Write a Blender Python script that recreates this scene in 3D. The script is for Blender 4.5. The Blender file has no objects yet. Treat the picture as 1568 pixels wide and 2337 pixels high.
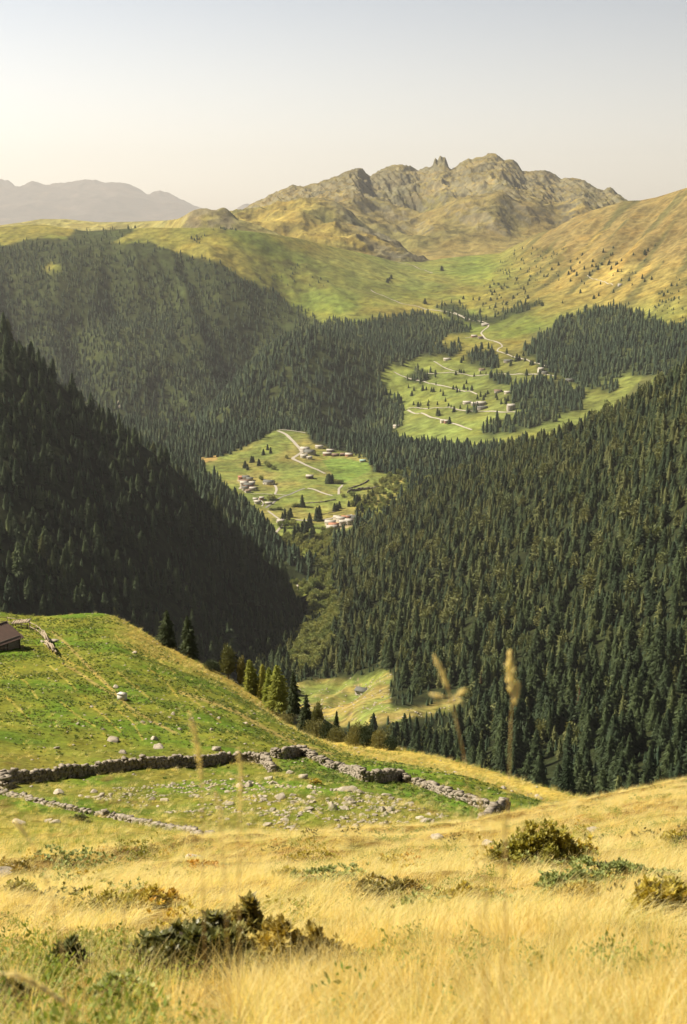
import bpy, math, random
import numpy as np
from mathutils import Vector, Matrix

SC = bpy.context.scene
COL = SC.collection
rng = np.random.default_rng(7)
random.seed(7)

# ------------------------------------------------------------------ camera, sky, sun, exposure
PITCH = math.radians(11.29)
F = 3246.0                      # focal length in units of the 1568-wide working picture (50 mm on 24x36)
CX, CY = 784.0, 1168.5
cam_d = bpy.data.cameras.new('camera')
cam = bpy.data.objects.new('camera', cam_d); COL.objects.link(cam)
cam_d.sensor_fit = 'VERTICAL'; cam_d.sensor_height = 36.0; cam_d.sensor_width = 24.0; cam_d.lens = 50.0
cam.location = (0, 0, 0)
cam.rotation_euler = (math.radians(90) - PITCH, 0, 0)
cam_d.clip_start = 0.1; cam_d.clip_end = 90000
cam_d.dof.use_dof = True; cam_d.dof.focus_distance = 140.0; cam_d.dof.aperture_fstop = 7.1
SC.camera = cam

SUN_AZ, SUN_EL = math.radians(75), math.radians(45)      # azimuth to the left of the view
SDIR = Vector((-math.sin(SUN_AZ) * math.cos(SUN_EL), math.cos(SUN_AZ) * math.cos(SUN_EL), math.sin(SUN_EL)))
W = bpy.data.worlds.new('World'); SC.world = W; W.use_nodes = True
nt = W.node_tree; nt.nodes.clear()
sky = nt.nodes.new('ShaderNodeTexSky'); sky.sky_type = 'NISHITA'; sky.sun_disc = False
sky.sun_elevation = SUN_EL; sky.sun_rotation = -SUN_AZ
sky.altitude = 1800; sky.air_density = 1.0; sky.dust_density = 4.0; sky.ozone_density = 1.0
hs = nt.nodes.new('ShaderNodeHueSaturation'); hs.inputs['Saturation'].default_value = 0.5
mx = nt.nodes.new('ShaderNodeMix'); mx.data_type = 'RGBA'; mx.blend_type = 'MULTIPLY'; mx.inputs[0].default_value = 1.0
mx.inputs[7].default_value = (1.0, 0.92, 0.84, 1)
bg = nt.nodes.new('ShaderNodeBackground'); bg.inputs[1].default_value = 0.096
wo = nt.nodes.new('ShaderNodeOutputWorld')
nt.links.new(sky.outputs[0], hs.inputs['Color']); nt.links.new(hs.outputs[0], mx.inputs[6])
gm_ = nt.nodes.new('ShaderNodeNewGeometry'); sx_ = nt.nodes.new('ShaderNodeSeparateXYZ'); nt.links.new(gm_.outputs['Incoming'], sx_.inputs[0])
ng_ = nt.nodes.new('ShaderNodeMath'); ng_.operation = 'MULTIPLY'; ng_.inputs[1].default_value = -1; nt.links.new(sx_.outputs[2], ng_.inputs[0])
cr_ = nt.nodes.new('ShaderNodeValToRGB'); el_ = cr_.color_ramp.elements       # alpine sky darkens overhead; its unseen upper part is dimmed further to cut fill
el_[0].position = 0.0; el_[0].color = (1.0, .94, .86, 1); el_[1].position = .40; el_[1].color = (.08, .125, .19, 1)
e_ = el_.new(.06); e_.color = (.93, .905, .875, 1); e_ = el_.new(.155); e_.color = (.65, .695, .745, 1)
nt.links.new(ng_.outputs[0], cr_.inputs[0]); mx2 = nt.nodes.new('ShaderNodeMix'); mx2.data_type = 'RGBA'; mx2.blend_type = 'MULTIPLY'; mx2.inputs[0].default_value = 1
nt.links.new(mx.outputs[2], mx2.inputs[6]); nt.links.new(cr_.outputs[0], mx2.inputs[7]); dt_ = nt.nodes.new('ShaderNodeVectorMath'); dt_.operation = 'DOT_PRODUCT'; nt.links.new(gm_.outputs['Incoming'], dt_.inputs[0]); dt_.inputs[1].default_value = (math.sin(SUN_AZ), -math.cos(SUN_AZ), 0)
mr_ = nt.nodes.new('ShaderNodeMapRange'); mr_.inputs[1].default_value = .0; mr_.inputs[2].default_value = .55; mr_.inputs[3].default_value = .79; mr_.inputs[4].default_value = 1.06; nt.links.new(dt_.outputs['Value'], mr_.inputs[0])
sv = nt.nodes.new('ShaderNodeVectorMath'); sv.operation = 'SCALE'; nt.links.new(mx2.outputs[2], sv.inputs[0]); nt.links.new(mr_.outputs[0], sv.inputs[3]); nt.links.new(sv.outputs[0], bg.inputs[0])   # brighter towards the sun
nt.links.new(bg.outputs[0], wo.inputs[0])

sun_d = bpy.data.lights.new('sun', 'SUN'); sun_d.energy = 4.0; sun_d.angle = math.radians(0.5); sun_d.color = (1.0, 0.905, 0.74)
sun = bpy.data.objects.new('sun', sun_d); COL.objects.link(sun)
sun.rotation_euler = SDIR.to_track_quat('Z', 'Y').to_euler()

SC.view_settings.view_transform = 'Standard'; SC.view_settings.look = 'None'
SC.view_settings.gamma = 1.0; SC.view_settings.exposure = 1.3
SC.render.engine = 'CYCLES'
SC.cycles.max_bounces = 5; SC.cycles.diffuse_bounces = 2; SC.cycles.glossy_bounces = 1
SC.cycles.transmission_bounces = 3; SC.cycles.transparent_max_bounces = 4; SC.cycles.volume_bounces = 0
SC.cycles.caustics_reflective = False; SC.cycles.caustics_refractive = False
SC.cycles.use_denoising = True
HAZE = 2.3e-5

# ------------------------------------------------------------------ helpers
def ray(px, py):
    a = (np.asarray(px, float) - CX) / F; b = (CY - np.asarray(py, float)) / F
    y = math.cos(PITCH) + b * math.sin(PITCH); z = -math.sin(PITCH) + b * math.cos(PITCH)
    return a / y, z / y                                  # q = x/Y, m = z/Y
def project(p):
    p = np.asarray(p, float)
    x, y, z = p[..., 0], p[..., 1], p[..., 2]
    fw = y * math.cos(PITCH) - z * math.sin(PITCH); up = y * math.sin(PITCH) + z * math.cos(PITCH)
    fw = np.where(fw < 0.05, 0.05, fw)
    return CX + F * x / fw, CY - F * up / fw, fw

_perm = np.random.default_rng(3).permutation(512)
_perm = np.concatenate([_perm, _perm, _perm])
_g = np.stack([np.cos(np.arange(64) / 64 * 2 * np.pi), np.sin(np.arange(64) / 64 * 2 * np.pi)], 1)
def noise2(x, y):
    x = np.asarray(x, float); y = np.asarray(y, float)
    xi = np.floor(x).astype(int); yi = np.floor(y).astype(int); xf = x - xi; yf = y - yi
    u = xf**3 * (xf * (xf * 6 - 15) + 10); v = yf**3 * (yf * (yf * 6 - 15) + 10)
    def gr(ix, iy, dx, dy):
        h = _perm[_perm[ix & 511] + (iy & 511)] & 63
        return _g[h, 0] * dx + _g[h, 1] * dy
    a = gr(xi, yi, xf, yf); b = gr(xi + 1, yi, xf - 1, yf); c = gr(xi, yi + 1, xf, yf - 1); d = gr(xi + 1, yi + 1, xf - 1, yf - 1)
    return (a + u * (b - a) + v * ((c + u * (d - c)) - (a + u * (b - a)))) * 1.5
def fbm(x, y, o=4, ridged=False, gain=0.5):
    s = 0; a = 1; t = 0
    for i in range(o):
        n = noise2(x * 2**i + 17.3 * i, y * 2**i - 9.1 * i)
        s = s + a * ((1 - 2 * np.abs(n)) if ridged else n); t += a; a *= gain
    return s / t
def smooth(a, k, axis=0):
    if k <= 0: return a
    n = int(3 * k) + 1
    w = np.exp(-0.5 * (np.arange(-n, n + 1) / k)**2); w /= w.sum()
    pad = [(0, 0)] * a.ndim; pad[axis] = (n, n)
    return np.apply_along_axis(lambda r: np.convolve(r, w, 'valid'), axis, np.pad(a, pad, mode='edge'))
def sstep(a, b, x):
    t = np.clip((x - a) / (b - a), 0, 1); return t * t * (3 - 2 * t)
def inpoly(poly, x, y):
    x = np.asarray(x); y = np.asarray(y); r = np.zeros(x.shape, bool); n = len(poly); j = n - 1
    for i in range(n):
        xi, yi = poly[i]; xj, yj = poly[j]
        if yi != yj:
            r ^= ((yi > y) != (yj > y)) & (x < (xj - xi) * (y - yi) / (yj - yi) + xi)
        j = i
    return r
def dist_poly(line, x, y):
    d = np.full(np.shape(x), 1e9)
    for (x0, y0), (x1, y1) in zip(line[:-1], line[1:]):
        dx, dy = x1 - x0, y1 - y0; L = dx * dx + dy * dy + 1e-9
        t = np.clip(((x - x0) * dx + (y - y0) * dy) / L, 0, 1)
        d = np.minimum(d, np.hypot(x - x0 - t * dx, y - y0 - t * dy))
    return d
def mesh_np(name, V, Fc, mat=None, col=None, shade_smooth=True, mats=None, mi=None):
    """V (n,3); Fc list of index arrays (n,3) or (n,4)."""
    me = bpy.data.meshes.new(name)
    if not isinstance(Fc, (list, tuple)): Fc = [Fc]
    Fc = [np.asarray(f, np.int32) for f in Fc if len(f)]
    V = np.asarray(V, np.float32)
    me.vertices.add(len(V)); me.vertices.foreach_set('co', V.ravel())
    loops = np.concatenate([f.ravel() for f in Fc]); tot = np.concatenate([np.full(len(f), f.shape[1], np.int32) for f in Fc])
    st = np.concatenate([[0], np.cumsum(tot)[:-1]]).astype(np.int32)
    me.loops.add(len(loops)); me.loops.foreach_set('vertex_index', loops)
    me.polygons.add(len(tot)); me.polygons.foreach_set('loop_start', st); me.polygons.foreach_set('loop_total', tot)
    if shade_smooth: me.polygons.foreach_set('use_smooth', np.ones(len(tot), bool))
    if mi is not None: me.polygons.foreach_set('material_index', np.asarray(mi, np.int32))
    if col is not None:
        ca = me.color_attributes.new('Col', 'FLOAT_COLOR', 'POINT')
        c4 = np.ones((len(V), 4), np.float32); c4[:, :3] = col; ca.data.foreach_set('color', c4.ravel())
    me.update(calc_edges=True); me.validate()
    for m in (mats or ([mat] if mat else [])): me.materials.append(m)
    return me
def obj(name, me, parent=None, loc=None, rot=None):
    o = bpy.data.objects.new(name, me); COL.objects.link(o)
    if parent: o.parent = parent
    if loc is not None: o.location = loc
    if rot is not None: o.rotation_euler = rot
    return o
def tag(o, label=None, cat=None, group=None, kind=None):
    if label: o['label'] = label
    if cat: o['category'] = cat
    if group: o['group'] = group
    if kind: o['kind'] = kind
    return o
class MB:
    """collects simple shapes into one mesh"""
    def __init__(s): s.V = []; s.F3 = []; s.F4 = []; s.n = 0
    def add(s, V, f4=(), f3=()):
        s.V.append(np.asarray(V, float))
        if len(f4): s.F4.append(np.asarray(f4) + s.n)
        if len(f3): s.F3.append(np.asarray(f3) + s.n)
        s.n += len(V)
    def box(s, c, size, rz=0, jit=0, M=None):
        v = np.array([(x, y, z) for z in (-.5, .5) for y in (-.5, .5) for x in (-.5, .5)]) * size
        if jit: v = v + rng.uniform(-jit, jit, v.shape)
        if M is not None: v = v @ np.array(M).T
        if rz: v = v @ np.array([[math.cos(rz), math.sin(rz), 0], [-math.sin(rz), math.cos(rz), 0], [0, 0, 1]])
        s.add(v + np.array(c), [(0, 2, 3, 1), (4, 5, 7, 6), (0, 1, 5, 4), (2, 6, 7, 3), (0, 4, 6, 2), (1, 3, 7, 5)])
    def bar(s, a, b, r0, r1=None, n=6):
        a = np.array(a, float); b = np.array(b, float); r1 = r0 if r1 is None else r1
        d = b - a; d = d / (np.linalg.norm(d) + 1e-9); t = np.array([0, 0, 1.]) if abs(d[2]) < .9 else np.array([1., 0, 0])
        u = np.cross(d, t); u /= np.linalg.norm(u); w = np.cross(d, u)
        an = np.arange(n) / n * 2 * np.pi
        ring = np.cos(an)[:, None] * u + np.sin(an)[:, None] * w
        V = np.concatenate([a + ring * r0, b + ring * r1, [a], [b]])
        f4 = [(i, (i + 1) % n, n + (i + 1) % n, n + i) for i in range(n)]
        f3 = [((i + 1) % n, i, 2 * n) for i in range(n)] + [(n + i, n + (i + 1) % n, 2 * n + 1) for i in range(n)]
        s.add(V, f4, f3)
    def mesh(s, name, mat, sm=False):
        return mesh_np(name, np.concatenate(s.V), [np.concatenate(f) for f in (s.F4, s.F3) if f], mat, shade_smooth=sm)

# ------------------------------------------------------------------ materials
def mat_base(name):
    m = bpy.data.materials.new(name); m.use_nodes = True; m.node_tree.nodes.clear(); return m, m.node_tree.nodes, m.node_tree.links
def rgb(c): return (c[0], c[1], c[2], 1)
def mixn(N, L, fac, a, b, blend='MIX'):
    n = N.new('ShaderNodeMix'); n.data_type = 'RGBA'; n.blend_type = blend
    for sock, v in ((0, fac), (6, a), (7, b)):
        if hasattr(v, 'links'): L.new(v, n.inputs[sock])
        elif sock == 0: n.inputs[0].default_value = v
        else: n.inputs[sock].default_value = rgb(v)
    return n.outputs[2]
def noisen(N, L, scale, detail=4, rough=.6, vec=None):
    n = N.new('ShaderNodeTexNoise'); n.inputs['Scale'].default_value = scale; n.inputs['Detail'].default_value = detail
    n.inputs['Roughness'].default_value = rough
    if vec is None:
        g = N.new('ShaderNodeNewGeometry'); vec = g.outputs['Position']
    L.new(vec, n.inputs['Vector']); return n.outputs[0]
def rampn(N, L, src, lo, hi, a=0., b=1.):
    n = N.new('ShaderNodeMapRange'); n.inputs[1].default_value = lo; n.inputs[2].default_value = hi
    n.inputs[3].default_value = a; n.inputs[4].default_value = b; L.new(src, n.inputs[0]); return n.outputs[0]
def terrain_mat(name, s1, s2, s3, bump, amt=(.45, 1.5)):
    m, N, L = mat_base(name)
    at = N.new('ShaderNodeAttribute'); at.attribute_name = 'Col'
    c = at.outputs['Color']
    for sc, lo, hi in ((s1, .35, .65), (s2, .3, .7)):
        f = rampn(N, L, noisen(N, L, sc, 5, .65), lo, hi, amt[0] if sc == s2 else .75, amt[1] if sc == s2 else 1.28)
        cb = N.new('ShaderNodeCombineColor'); [L.new(f, cb.inputs[i]) for i in range(3)]
        c = mixn(N, L, 1.0, c, cb.outputs[0], 'MULTIPLY')
    yel = rampn(N, L, noisen(N, L, s1 * 2.7, 3), .45, .7)
    c = mixn(N, L, yel, c, mixn(N, L, 1.0, c, (1.12, 1.0, .85), 'MULTIPLY'))
    b = N.new('ShaderNodeBsdfPrincipled'); b.inputs['Roughness'].default_value = .95; b.inputs['Specular IOR Level'].default_value = .1
    L.new(c, b.inputs['Base Color'])
    bp = N.new('ShaderNodeBump'); bp.inputs['Strength'].default_value = .8; bp.inputs['Distance'].default_value = bump
    L.new(noisen(N, L, s3, 6, .7), bp.inputs['Height']); L.new(bp.outputs[0], b.inputs['Normal'])
    o = N.new('ShaderNodeOutputMaterial'); L.new(b.outputs[0], o.inputs[0]); return m
def leaf_mat(name, c1, c2, c3=None, trans=.3, nscale=.004, rough=.7, fine=0, c3at=.8):
    """foliage: colour varies per plant (object random) and slowly over the hillside"""
    m, N, L = mat_base(name)
    oi = N.new('ShaderNodeObjectInfo')
    n1 = noisen(N, L, nscale, 3)
    mixf = N.new('ShaderNodeMath'); mixf.operation = 'ADD'; L.new(oi.outputs['Random'], mixf.inputs[0]); L.new(rampn(N, L, n1, .35, .65, -.35, .35), mixf.inputs[1])
    c = mixn(N, L, rampn(N, L, mixf.outputs[0], 0, 1), c1, c2)
    if c3 is not None: c = mixn(N, L, rampn(N, L, mixf.outputs[0], c3at, c3at + .25), c, c3)
    if fine:
        f = rampn(N, L, noisen(N, L, fine, 2), .3, .7, .55, 1.45)
        cb = N.new('ShaderNodeCombineColor'); [L.new(f, cb.inputs[i]) for i in range(3)]
        c = mixn(N, L, 1.0, c, cb.outputs[0], 'MULTIPLY')
    d = N.new('ShaderNodeBsdfPrincipled'); d.inputs['Roughness'].default_value = rough; d.inputs['Specular IOR Level'].default_value = .2; L.new(c, d.inputs['Base Color'])
    t = N.new('ShaderNodeBsdfTranslucent'); L.new(mixn(N, L, 1.0, c, (1.3, 1.2, .7), 'MULTIPLY'), t.inputs[0])
    ms = N.new('ShaderNodeMixShader'); ms.inputs[0].default_value = trans; L.new(d.outputs[0], ms.inputs[1]); L.new(t.outputs[0], ms.inputs[2])
    o = N.new('ShaderNodeOutputMaterial'); L.new(ms.outputs[0], o.inputs[0]); return m
def plain_mat(name, c, c2=None, scale=3., rough=.85, bump=0, obj_rand=0., spec=.2, detail=5):
    m, N, L = mat_base(name)
    tc = N.new('ShaderNodeTexCoord')
    n = noisen(N, L, scale, detail, .65, tc.outputs['Object'])
    col = mixn(N, L, rampn(N, L, n, .3, .7), c, c2 if c2 is not None else tuple(x * .6 for x in c))
    if obj_rand:
        oi = N.new('ShaderNodeObjectInfo'); f = rampn(N, L, oi.outputs['Random'], 0, 1, 1 - obj_rand, 1 + obj_rand)
        cb = N.new('ShaderNodeCombineColor'); [L.new(f, cb.inputs[i]) for i in range(3)]
        col = mixn(N, L, 1.0, col, cb.outputs[0], 'MULTIPLY')
    b = N.new('ShaderNodeBsdfPrincipled'); b.inputs['Roughness'].default_value = rough; b.inputs['Specular IOR Level'].default_value = spec
    L.new(col, b.inputs['Base Color'])
    if bump:
        bp = N.new('ShaderNodeBump'); bp.inputs['Strength'].default_value = 1; bp.inputs['Distance'].default_value = bump
        L.new(n, bp.inputs['Height']); L.new(bp.outputs[0], b.inputs['Normal'])
    o = N.new('ShaderNodeOutputMaterial'); L.new(b.outputs[0], o.inputs[0]); return m

# ------------------------------------------------------------------ terrain patches
class Patch:
    """A hillside as a grid: columns are vertical planes through azimuth q = x/Y, rows are control lines given as (px, py, Y)."""
    def __init__(s, rows, px0, px1, nu, nseg, csm=3., tsm=1.5, back=(200, .6, 14), front=None, disp=None, sharp_top=True, top_sm=0):
        q0 = (px0 - CX) / F * 1.0; q1 = (px1 - CX) / F * 1.0
        s.q = np.linspace(q0, q1, nu)
        Zs, Ys = [], []
        for k, r in enumerate(rows):
            r = np.array(r, float); q, m = ray(r[:, 0], r[:, 1]); o = np.argsort(q)
            mm = np.interp(s.q, q[o], m[o]); iy = np.interp(s.q, q[o], 1 / r[o, 2])
            last = k == len(rows) - 1
            mm = smooth(mm, csm if not (last and sharp_top) else top_sm)
            iy = smooth(iy, csm)
            Zs.append(mm); Ys.append(iy)
        M = np.array(Zs); IY = np.array(Ys)
        out_m, out_i = [], []; Msm = smooth(M[-1], 9) if sharp_top else M[-1]; dtop = M[-1] - Msm; M[-1] = Msm
        for k in range(len(rows) - 1):
            n = nseg[k]; t = np.linspace(0, 1, n, endpoint=(k == len(rows) - 2))[:, None]
            out_m.append(M[k] * (1 - t) + M[k + 1] * t); out_i.append(IY[k] * (1 - t) + IY[k + 1] * t)
        m = np.concatenate(out_m); iy = np.concatenate(out_i)
        if tsm:
            top_m, top_i = m[-1].copy(), iy[-1].copy(); bot_m, bot_i = m[0].copy(), iy[0].copy()
            # keep end rows fixed: reflect-odd padding
            def sm(a):
                n = int(4 * tsm) + 1
                lo = 2 * a[0] - a[1:n + 1][::-1]; hi = 2 * a[-1] - a[-n - 1:-1][::-1]
                return smooth(np.concatenate([lo, a, hi]), tsm)[n:-n]
            m, iy = sm(m), sm(iy)
        tt = np.linspace(0, 1, len(m))[:, None]; m = m + dtop[None] * sstep(.90, 1.0, tt)
        Y = 1 / iy
        # force Y to grow along the column
        Y = np.maximum.accumulate(Y + np.arange(len(Y))[:, None] * 1e-4 * Y.mean(), axis=0)
        Z = m * Y; s.nvis = len(Y)
        if back:
            D, slope, nb = back
            sl = np.linspace(0, 1, nb + 1)[1:, None]**1.6 * D
            top = Z[-1]; fall = slope * (np.sqrt(sl**2 + (D * .06)**2) - D * .06)
            Y = np.concatenate([Y, Y[-1] + sl]); Z = np.concatenate([Z, top - fall])
        s.Y = Y; s.Z = Z; s.X = s.q[None, :] * Y
        s.nt, s.nu = Y.shape
        s.T = np.clip(np.arange(s.nt) / (s.nvis - 1), 0, 1.3)[:, None] * np.ones((1, nu))
        if disp is not None: s.Z = s.Z + disp(s.X, s.Y, s.T)
        s.Z = np.maximum(s.Z, -640)
        s.px, s.py, _ = project(np.stack([s.X, s.Y, s.Z], -1))
    def build(s, name, mat, col=None, kind='structure'):
        V = np.stack([s.X, s.Y, s.Z], -1).reshape(-1, 3)
        i = np.arange(s.nt - 1)[:, None] * s.nu + np.arange(s.nu - 1)[None, :]
        Fc = np.stack([i, i + 1, i + 1 + s.nu, i + s.nu], -1).reshape(-1, 4)
        me = mesh_np(name, V, Fc, mat, None if col is None else col.reshape(-1, 3))
        o = obj(name, me); o['kind'] = kind; return o
    def at_px(s, px, py):
        """ground points seen at picture points"""
        px = np.atleast_1d(np.asarray(px, float)); py = np.atleast_1d(np.asarray(py, float)); out = np.zeros((len(px), 3))
        for k in range(len(px)):
            q, m = ray(px[k], py[k])
            u = np.clip((q - s.q[0]) / (s.q[1] - s.q[0]), 0, s.nu - 1.001); i = int(u); f = u - i
            Yc = (s.Y[:, i] * (1 - f) + s.Y[:, i + 1] * f)[:s.nvis]; Zc = (s.Z[:, i] * (1 - f) + s.Z[:, i + 1] * f)[:s.nvis]
            mc = Zc / Yc - m
            j = np.where((mc[:-1] < 0) & (mc[1:] >= 0))[0]
            j = j[0] if len(j) else (0 if mc[0] >= 0 else len(mc) - 2)
            t = np.clip(-mc[j] / (mc[j + 1] - mc[j] + 1e-12), 0, 1)
            y = Yc[j] + t * (Yc[j + 1] - Yc[j]); z = Zc[j] + t * (Zc[j + 1] - Zc[j]); out[k] = (q * y, y, z)
        return out
    def height(s, x, y):
        x = np.atleast_1d(np.asarray(x, float)); y = np.atleast_1d(np.asarray(y, float)); z = np.zeros(len(x))
        u = np.clip((x / y - s.q[0]) / (s.q[1] - s.q[0]), 0, s.nu - 1.001); i = u.astype(int); f = u - i
        for k in range(len(x)):
            Yc = s.Y[:, i[k]] * (1 - f[k]) + s.Y[:, i[k] + 1] * f[k]; Zc = s.Z[:, i[k]] * (1 - f[k]) + s.Z[:, i[k] + 1] * f[k]
            z[k] = np.interp(y[k], Yc, Zc)
        return z
    def scatter(s, dens, weight=None, tmax=1.1, pxr=(-250, 1818), seed=0, extra_rows=3):
        """random ground points, dens per square metre of ground plan"""
        r = np.random.default_rng(seed)
        X, Y, Z = s.X, s.Y, s.Z; nt = min(s.nt, s.nvis + extra_rows)
        a = np.abs((X[1:, :-1] - X[:-1, :-1]) * 0 + (s.q[1] - s.q[0]) * (Y[1:, :-1] + Y[:-1, :-1]) / 2 * (Y[1:, :-1] - Y[:-1, :-1]))[:nt - 1]
        pm = (s.px[:-1, :-1][:nt - 1] > pxr[0]) & (s.px[:-1, :-1][:nt - 1] < pxr[1])
        w = a * pm
        if np.ndim(dens): w = w * dens[:nt - 1, :-1]; n = r.poisson(w.sum())
        else: n = r.poisson(w.sum() * dens)
        if n == 0: return np.zeros((0, 3)), np.zeros(0, int)
        c = np.cumsum(w.ravel()); k = np.searchsorted(c, r.random(n) * c[-1]); i, j = k // w.shape[1], k % w.shape[1]
        f, g = r.random(n), r.random(n)
        def bl(A): return A[i, j] * (1 - f) * (1 - g) + A[i + 1, j] * f * (1 - g) + A[i, j + 1] * (1 - f) * g + A[i + 1, j + 1] * f * g
        return np.stack([bl(X), bl(Y), bl(Z)], -1), k

def lin(c):
    c = np.asarray(c, float) / 255.; return np.where(c <= .04045, c / 12.92, ((c + .055) / 1.055)**2.4)

# ---- far range in the haze (left) -------------------------------------------------
dfar = lambda x, y, t: 160 * fbm(x / 2200, y / 2200, 5, True) * sstep(0, .3, t) * sstep(1.02, .75, t) + sstep(.7, 1, t) * 55 * fbm(x / 420, y / 420, 3, True)
far = Patch([[(-600, 560, 35262), (700, 560, 35262)],
             [(-600, 480, 38675), (0, 500, 38675), (700, 520, 38675)],
             [(-600, 430, 42087), (-200, 418, 42087), (-60, 405, 42087), (0, 410, 42087), (20, 413, 42087), (36, 429, 42087), (56, 425, 42087), (64, 419, 42087), (76, 415, 42087), (97, 423, 42087), (130, 421, 42087), (168, 417, 42087), (180, 414, 42087), (200, 412, 42087),
              (219, 413, 42087), (232, 419, 42087), (258, 418, 42087), (285, 420, 42087), (311, 430, 42087), (336, 446, 42087), (350, 440, 42087), (364, 437, 42087), (380, 440, 42087), (402, 451, 42087), (428, 464, 42087), (448, 476, 42087),
              (500, 492, 42770), (535, 482, 43225), (552, 470, 43225), (562, 464, 43225), (572, 470, 43225), (600, 490, 43225), (700, 540, 43225)]],
            -500, 700, 260, [30, 50], csm=4, tsm=3, back=(3500, .6, 10), disp=dfar)
M_far = terrain_mat('mountain_far', .0006, .003, .004, 60)
far.build('mountain', M_far, np.broadcast_to(lin((84, 74, 66)), far.X.shape + (3,)).copy())

# ---- rocky main peaks -------------------------------------------------------------
def dpeak(x, y, t):
    e = sstep(0, .25, t) * sstep(1.0, .72, t)
    g = fbm(x / 900 + y / 2500, y / 1700 - x / 3000, 5, True, .42)
    return e * (110 * (g - .45) + 30 * (fbm(x / 230, y / 260, 5, True) - .6)) + sstep(.35, .7, t) * sstep(1.0, .93, t) * (36 * (fbm((x + .3 * y) / 75, (y - .3 * x) / 320, 4, True) - .7)) + sstep(.5, .95, t) * 10 * fbm(x / 60, y / 60, 3, True)
peakline = [(300, 560, 8200), (480, 520, 8200), (540, 490, 8200), (576, 466, 8200), (627, 441, 8200), (648, 432, 8200), (667, 424, 8200), (680, 427, 8200), (693, 427, 8200), (739, 413, 8200), (770, 403, 8300), (792, 392, 8300), (805, 389, 8300), (817, 385, 8400), (828, 387, 8400), (836, 397, 8500),
            (845, 403, 8600), (860, 394, 8600), (876, 385, 8700), (895, 379, 8700), (912, 377, 8700), (925, 379, 8700), (937, 381, 8800), (955, 391, 8800), (966, 386, 8800), (975, 381, 8800), (982, 383, 8800), (988, 378, 8800), (993, 362, 8800), (999, 368, 8800),
            (1004, 357, 8800), (1011, 361, 8800), (1016, 360, 8800), (1025, 384, 8800), (1031, 388, 8800), (1050, 374, 8900), (1070, 363, 8900), (1077, 366, 8900), (1085, 362, 8900), (1103, 358, 8900), (1112, 353, 8900), (1121, 351, 8900), (1133, 353, 8900), (1142, 361, 8900), (1151, 368, 8900), (1163, 365, 8900),
            (1172, 366, 8900), (1182, 376, 8900), (1192, 390, 8900), (1207, 394, 8900), (1225, 391, 8900), (1243, 390, 8900), (1261, 396, 8900), (1281, 411, 8900), (1290, 408, 8900), (1299, 407, 8900), (1320, 410, 8900), (1332, 413, 8900), (1345, 421, 8900), (1355, 428, 8900), (1378, 437, 8900), (1386, 430, 8900), (1393, 428, 8900), (1406, 440, 8900),
            (1429, 458, 8900), (1500, 490, 8900), (1700, 520, 8900)]
peaks = Patch([[(300, 640, 6000), (700, 640, 6000), (1000, 620, 6000), (1300, 610, 6100), (1700, 620, 6200)],
               [(300, 590, 7000), (700, 560, 6800), (960, 585, 6500), (1150, 560, 6700), (1300, 530, 6900), (1700, 570, 7000)],
               [(300, 570, 7600), (700, 470, 7400), (800, 470, 7250), (900, 470, 7700), (960, 470, 7900), (1050, 455, 7450), (1140, 440, 7300), (1200, 450, 7650), (1270, 470, 7900), (1330, 465, 7450), (1400, 490, 8000), (1700, 540, 8000)],
               peakline], 330, 1650, 800, [20, 90, 120], csm=7, tsm=6, back=(1500, .8, 12), disp=dpeak)
def slope_of(p):
    gy, gx = np.gradient(p.Z, axis=0), np.gradient(p.Z, axis=1)
    dy, dx = np.gradient(p.Y, axis=0), np.gradient(p.X, axis=1)
    zx = gx / np.maximum(dx, 1e-3); zy = gy / np.maximum(dy, 1e-3); return np.hypot(zx, zy)
def mixc(a, b, f): return a * (1 - f[..., None]) + b * f[..., None]
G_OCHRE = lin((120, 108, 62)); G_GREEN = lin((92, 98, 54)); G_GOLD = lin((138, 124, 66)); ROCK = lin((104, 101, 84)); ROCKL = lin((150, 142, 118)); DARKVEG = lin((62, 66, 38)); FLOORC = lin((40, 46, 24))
sl = slope_of(peaks)
n1 = fbm(peaks.X / 300, peaks.Y / 300, 5)
cp = mixc(np.broadcast_to(G_OCHRE, sl.shape + (3,)), G_GREEN, sstep(-.1, .5, fbm(peaks.X / 700, peaks.Y / 900, 3)) * .5)
rockm = sstep(.55, 1.0, sl + n1 * .7 + .3 * sstep(.7, 1.0, peaks.T)) * .7
cp = mixc(cp, ROCK, rockm)
cp = mixc(cp, ROCKL, sstep(.45, .7, fbm(peaks.X / 90, peaks.Y / 160, 3)) * .5)
M_peak = terrain_mat('mountain_rock', .003, .02, .02, 14)
peaks.build('mountain', M_peak, cp)

# front hump of the peaks
hump = Patch([[(350, 640, 5400), (700, 640, 5400), (1000, 640, 5400)],
              [(350, 540, 6000), (560, 520, 6000), (700, 530, 5800), (820, 560, 5700), (960, 600, 5700), (1000, 606, 5700)],
              [(350, 520, 6600), (480, 500, 6600), (540, 484, 6600), (575, 477, 6600), (610, 470, 6600), (645, 464, 6600), (680, 455, 6500), (712, 453, 6500), (735, 452, 6500), (752, 457, 6450), (765, 461, 6400), (782, 473, 6350), (800, 486, 6300), (820, 504, 6250), (842, 520, 6200), (862, 533, 6150), (880, 545, 6100), (905, 563, 6000), (930, 580, 5950), (957, 594, 5900), (1000, 615, 5900)]],
             380, 990, 260, [40, 60], csm=4, tsm=4, back=(900, .55, 10), disp=lambda x, y, t: sstep(0, .3, t) * sstep(1, .9, t) * 45 * (fbm(x / 260, y / 260, 5, True) - .2) + sstep(.6, .95, t) * 5 * fbm(x / 40, y / 40, 3, True))
sl = slope_of(hump)
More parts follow.
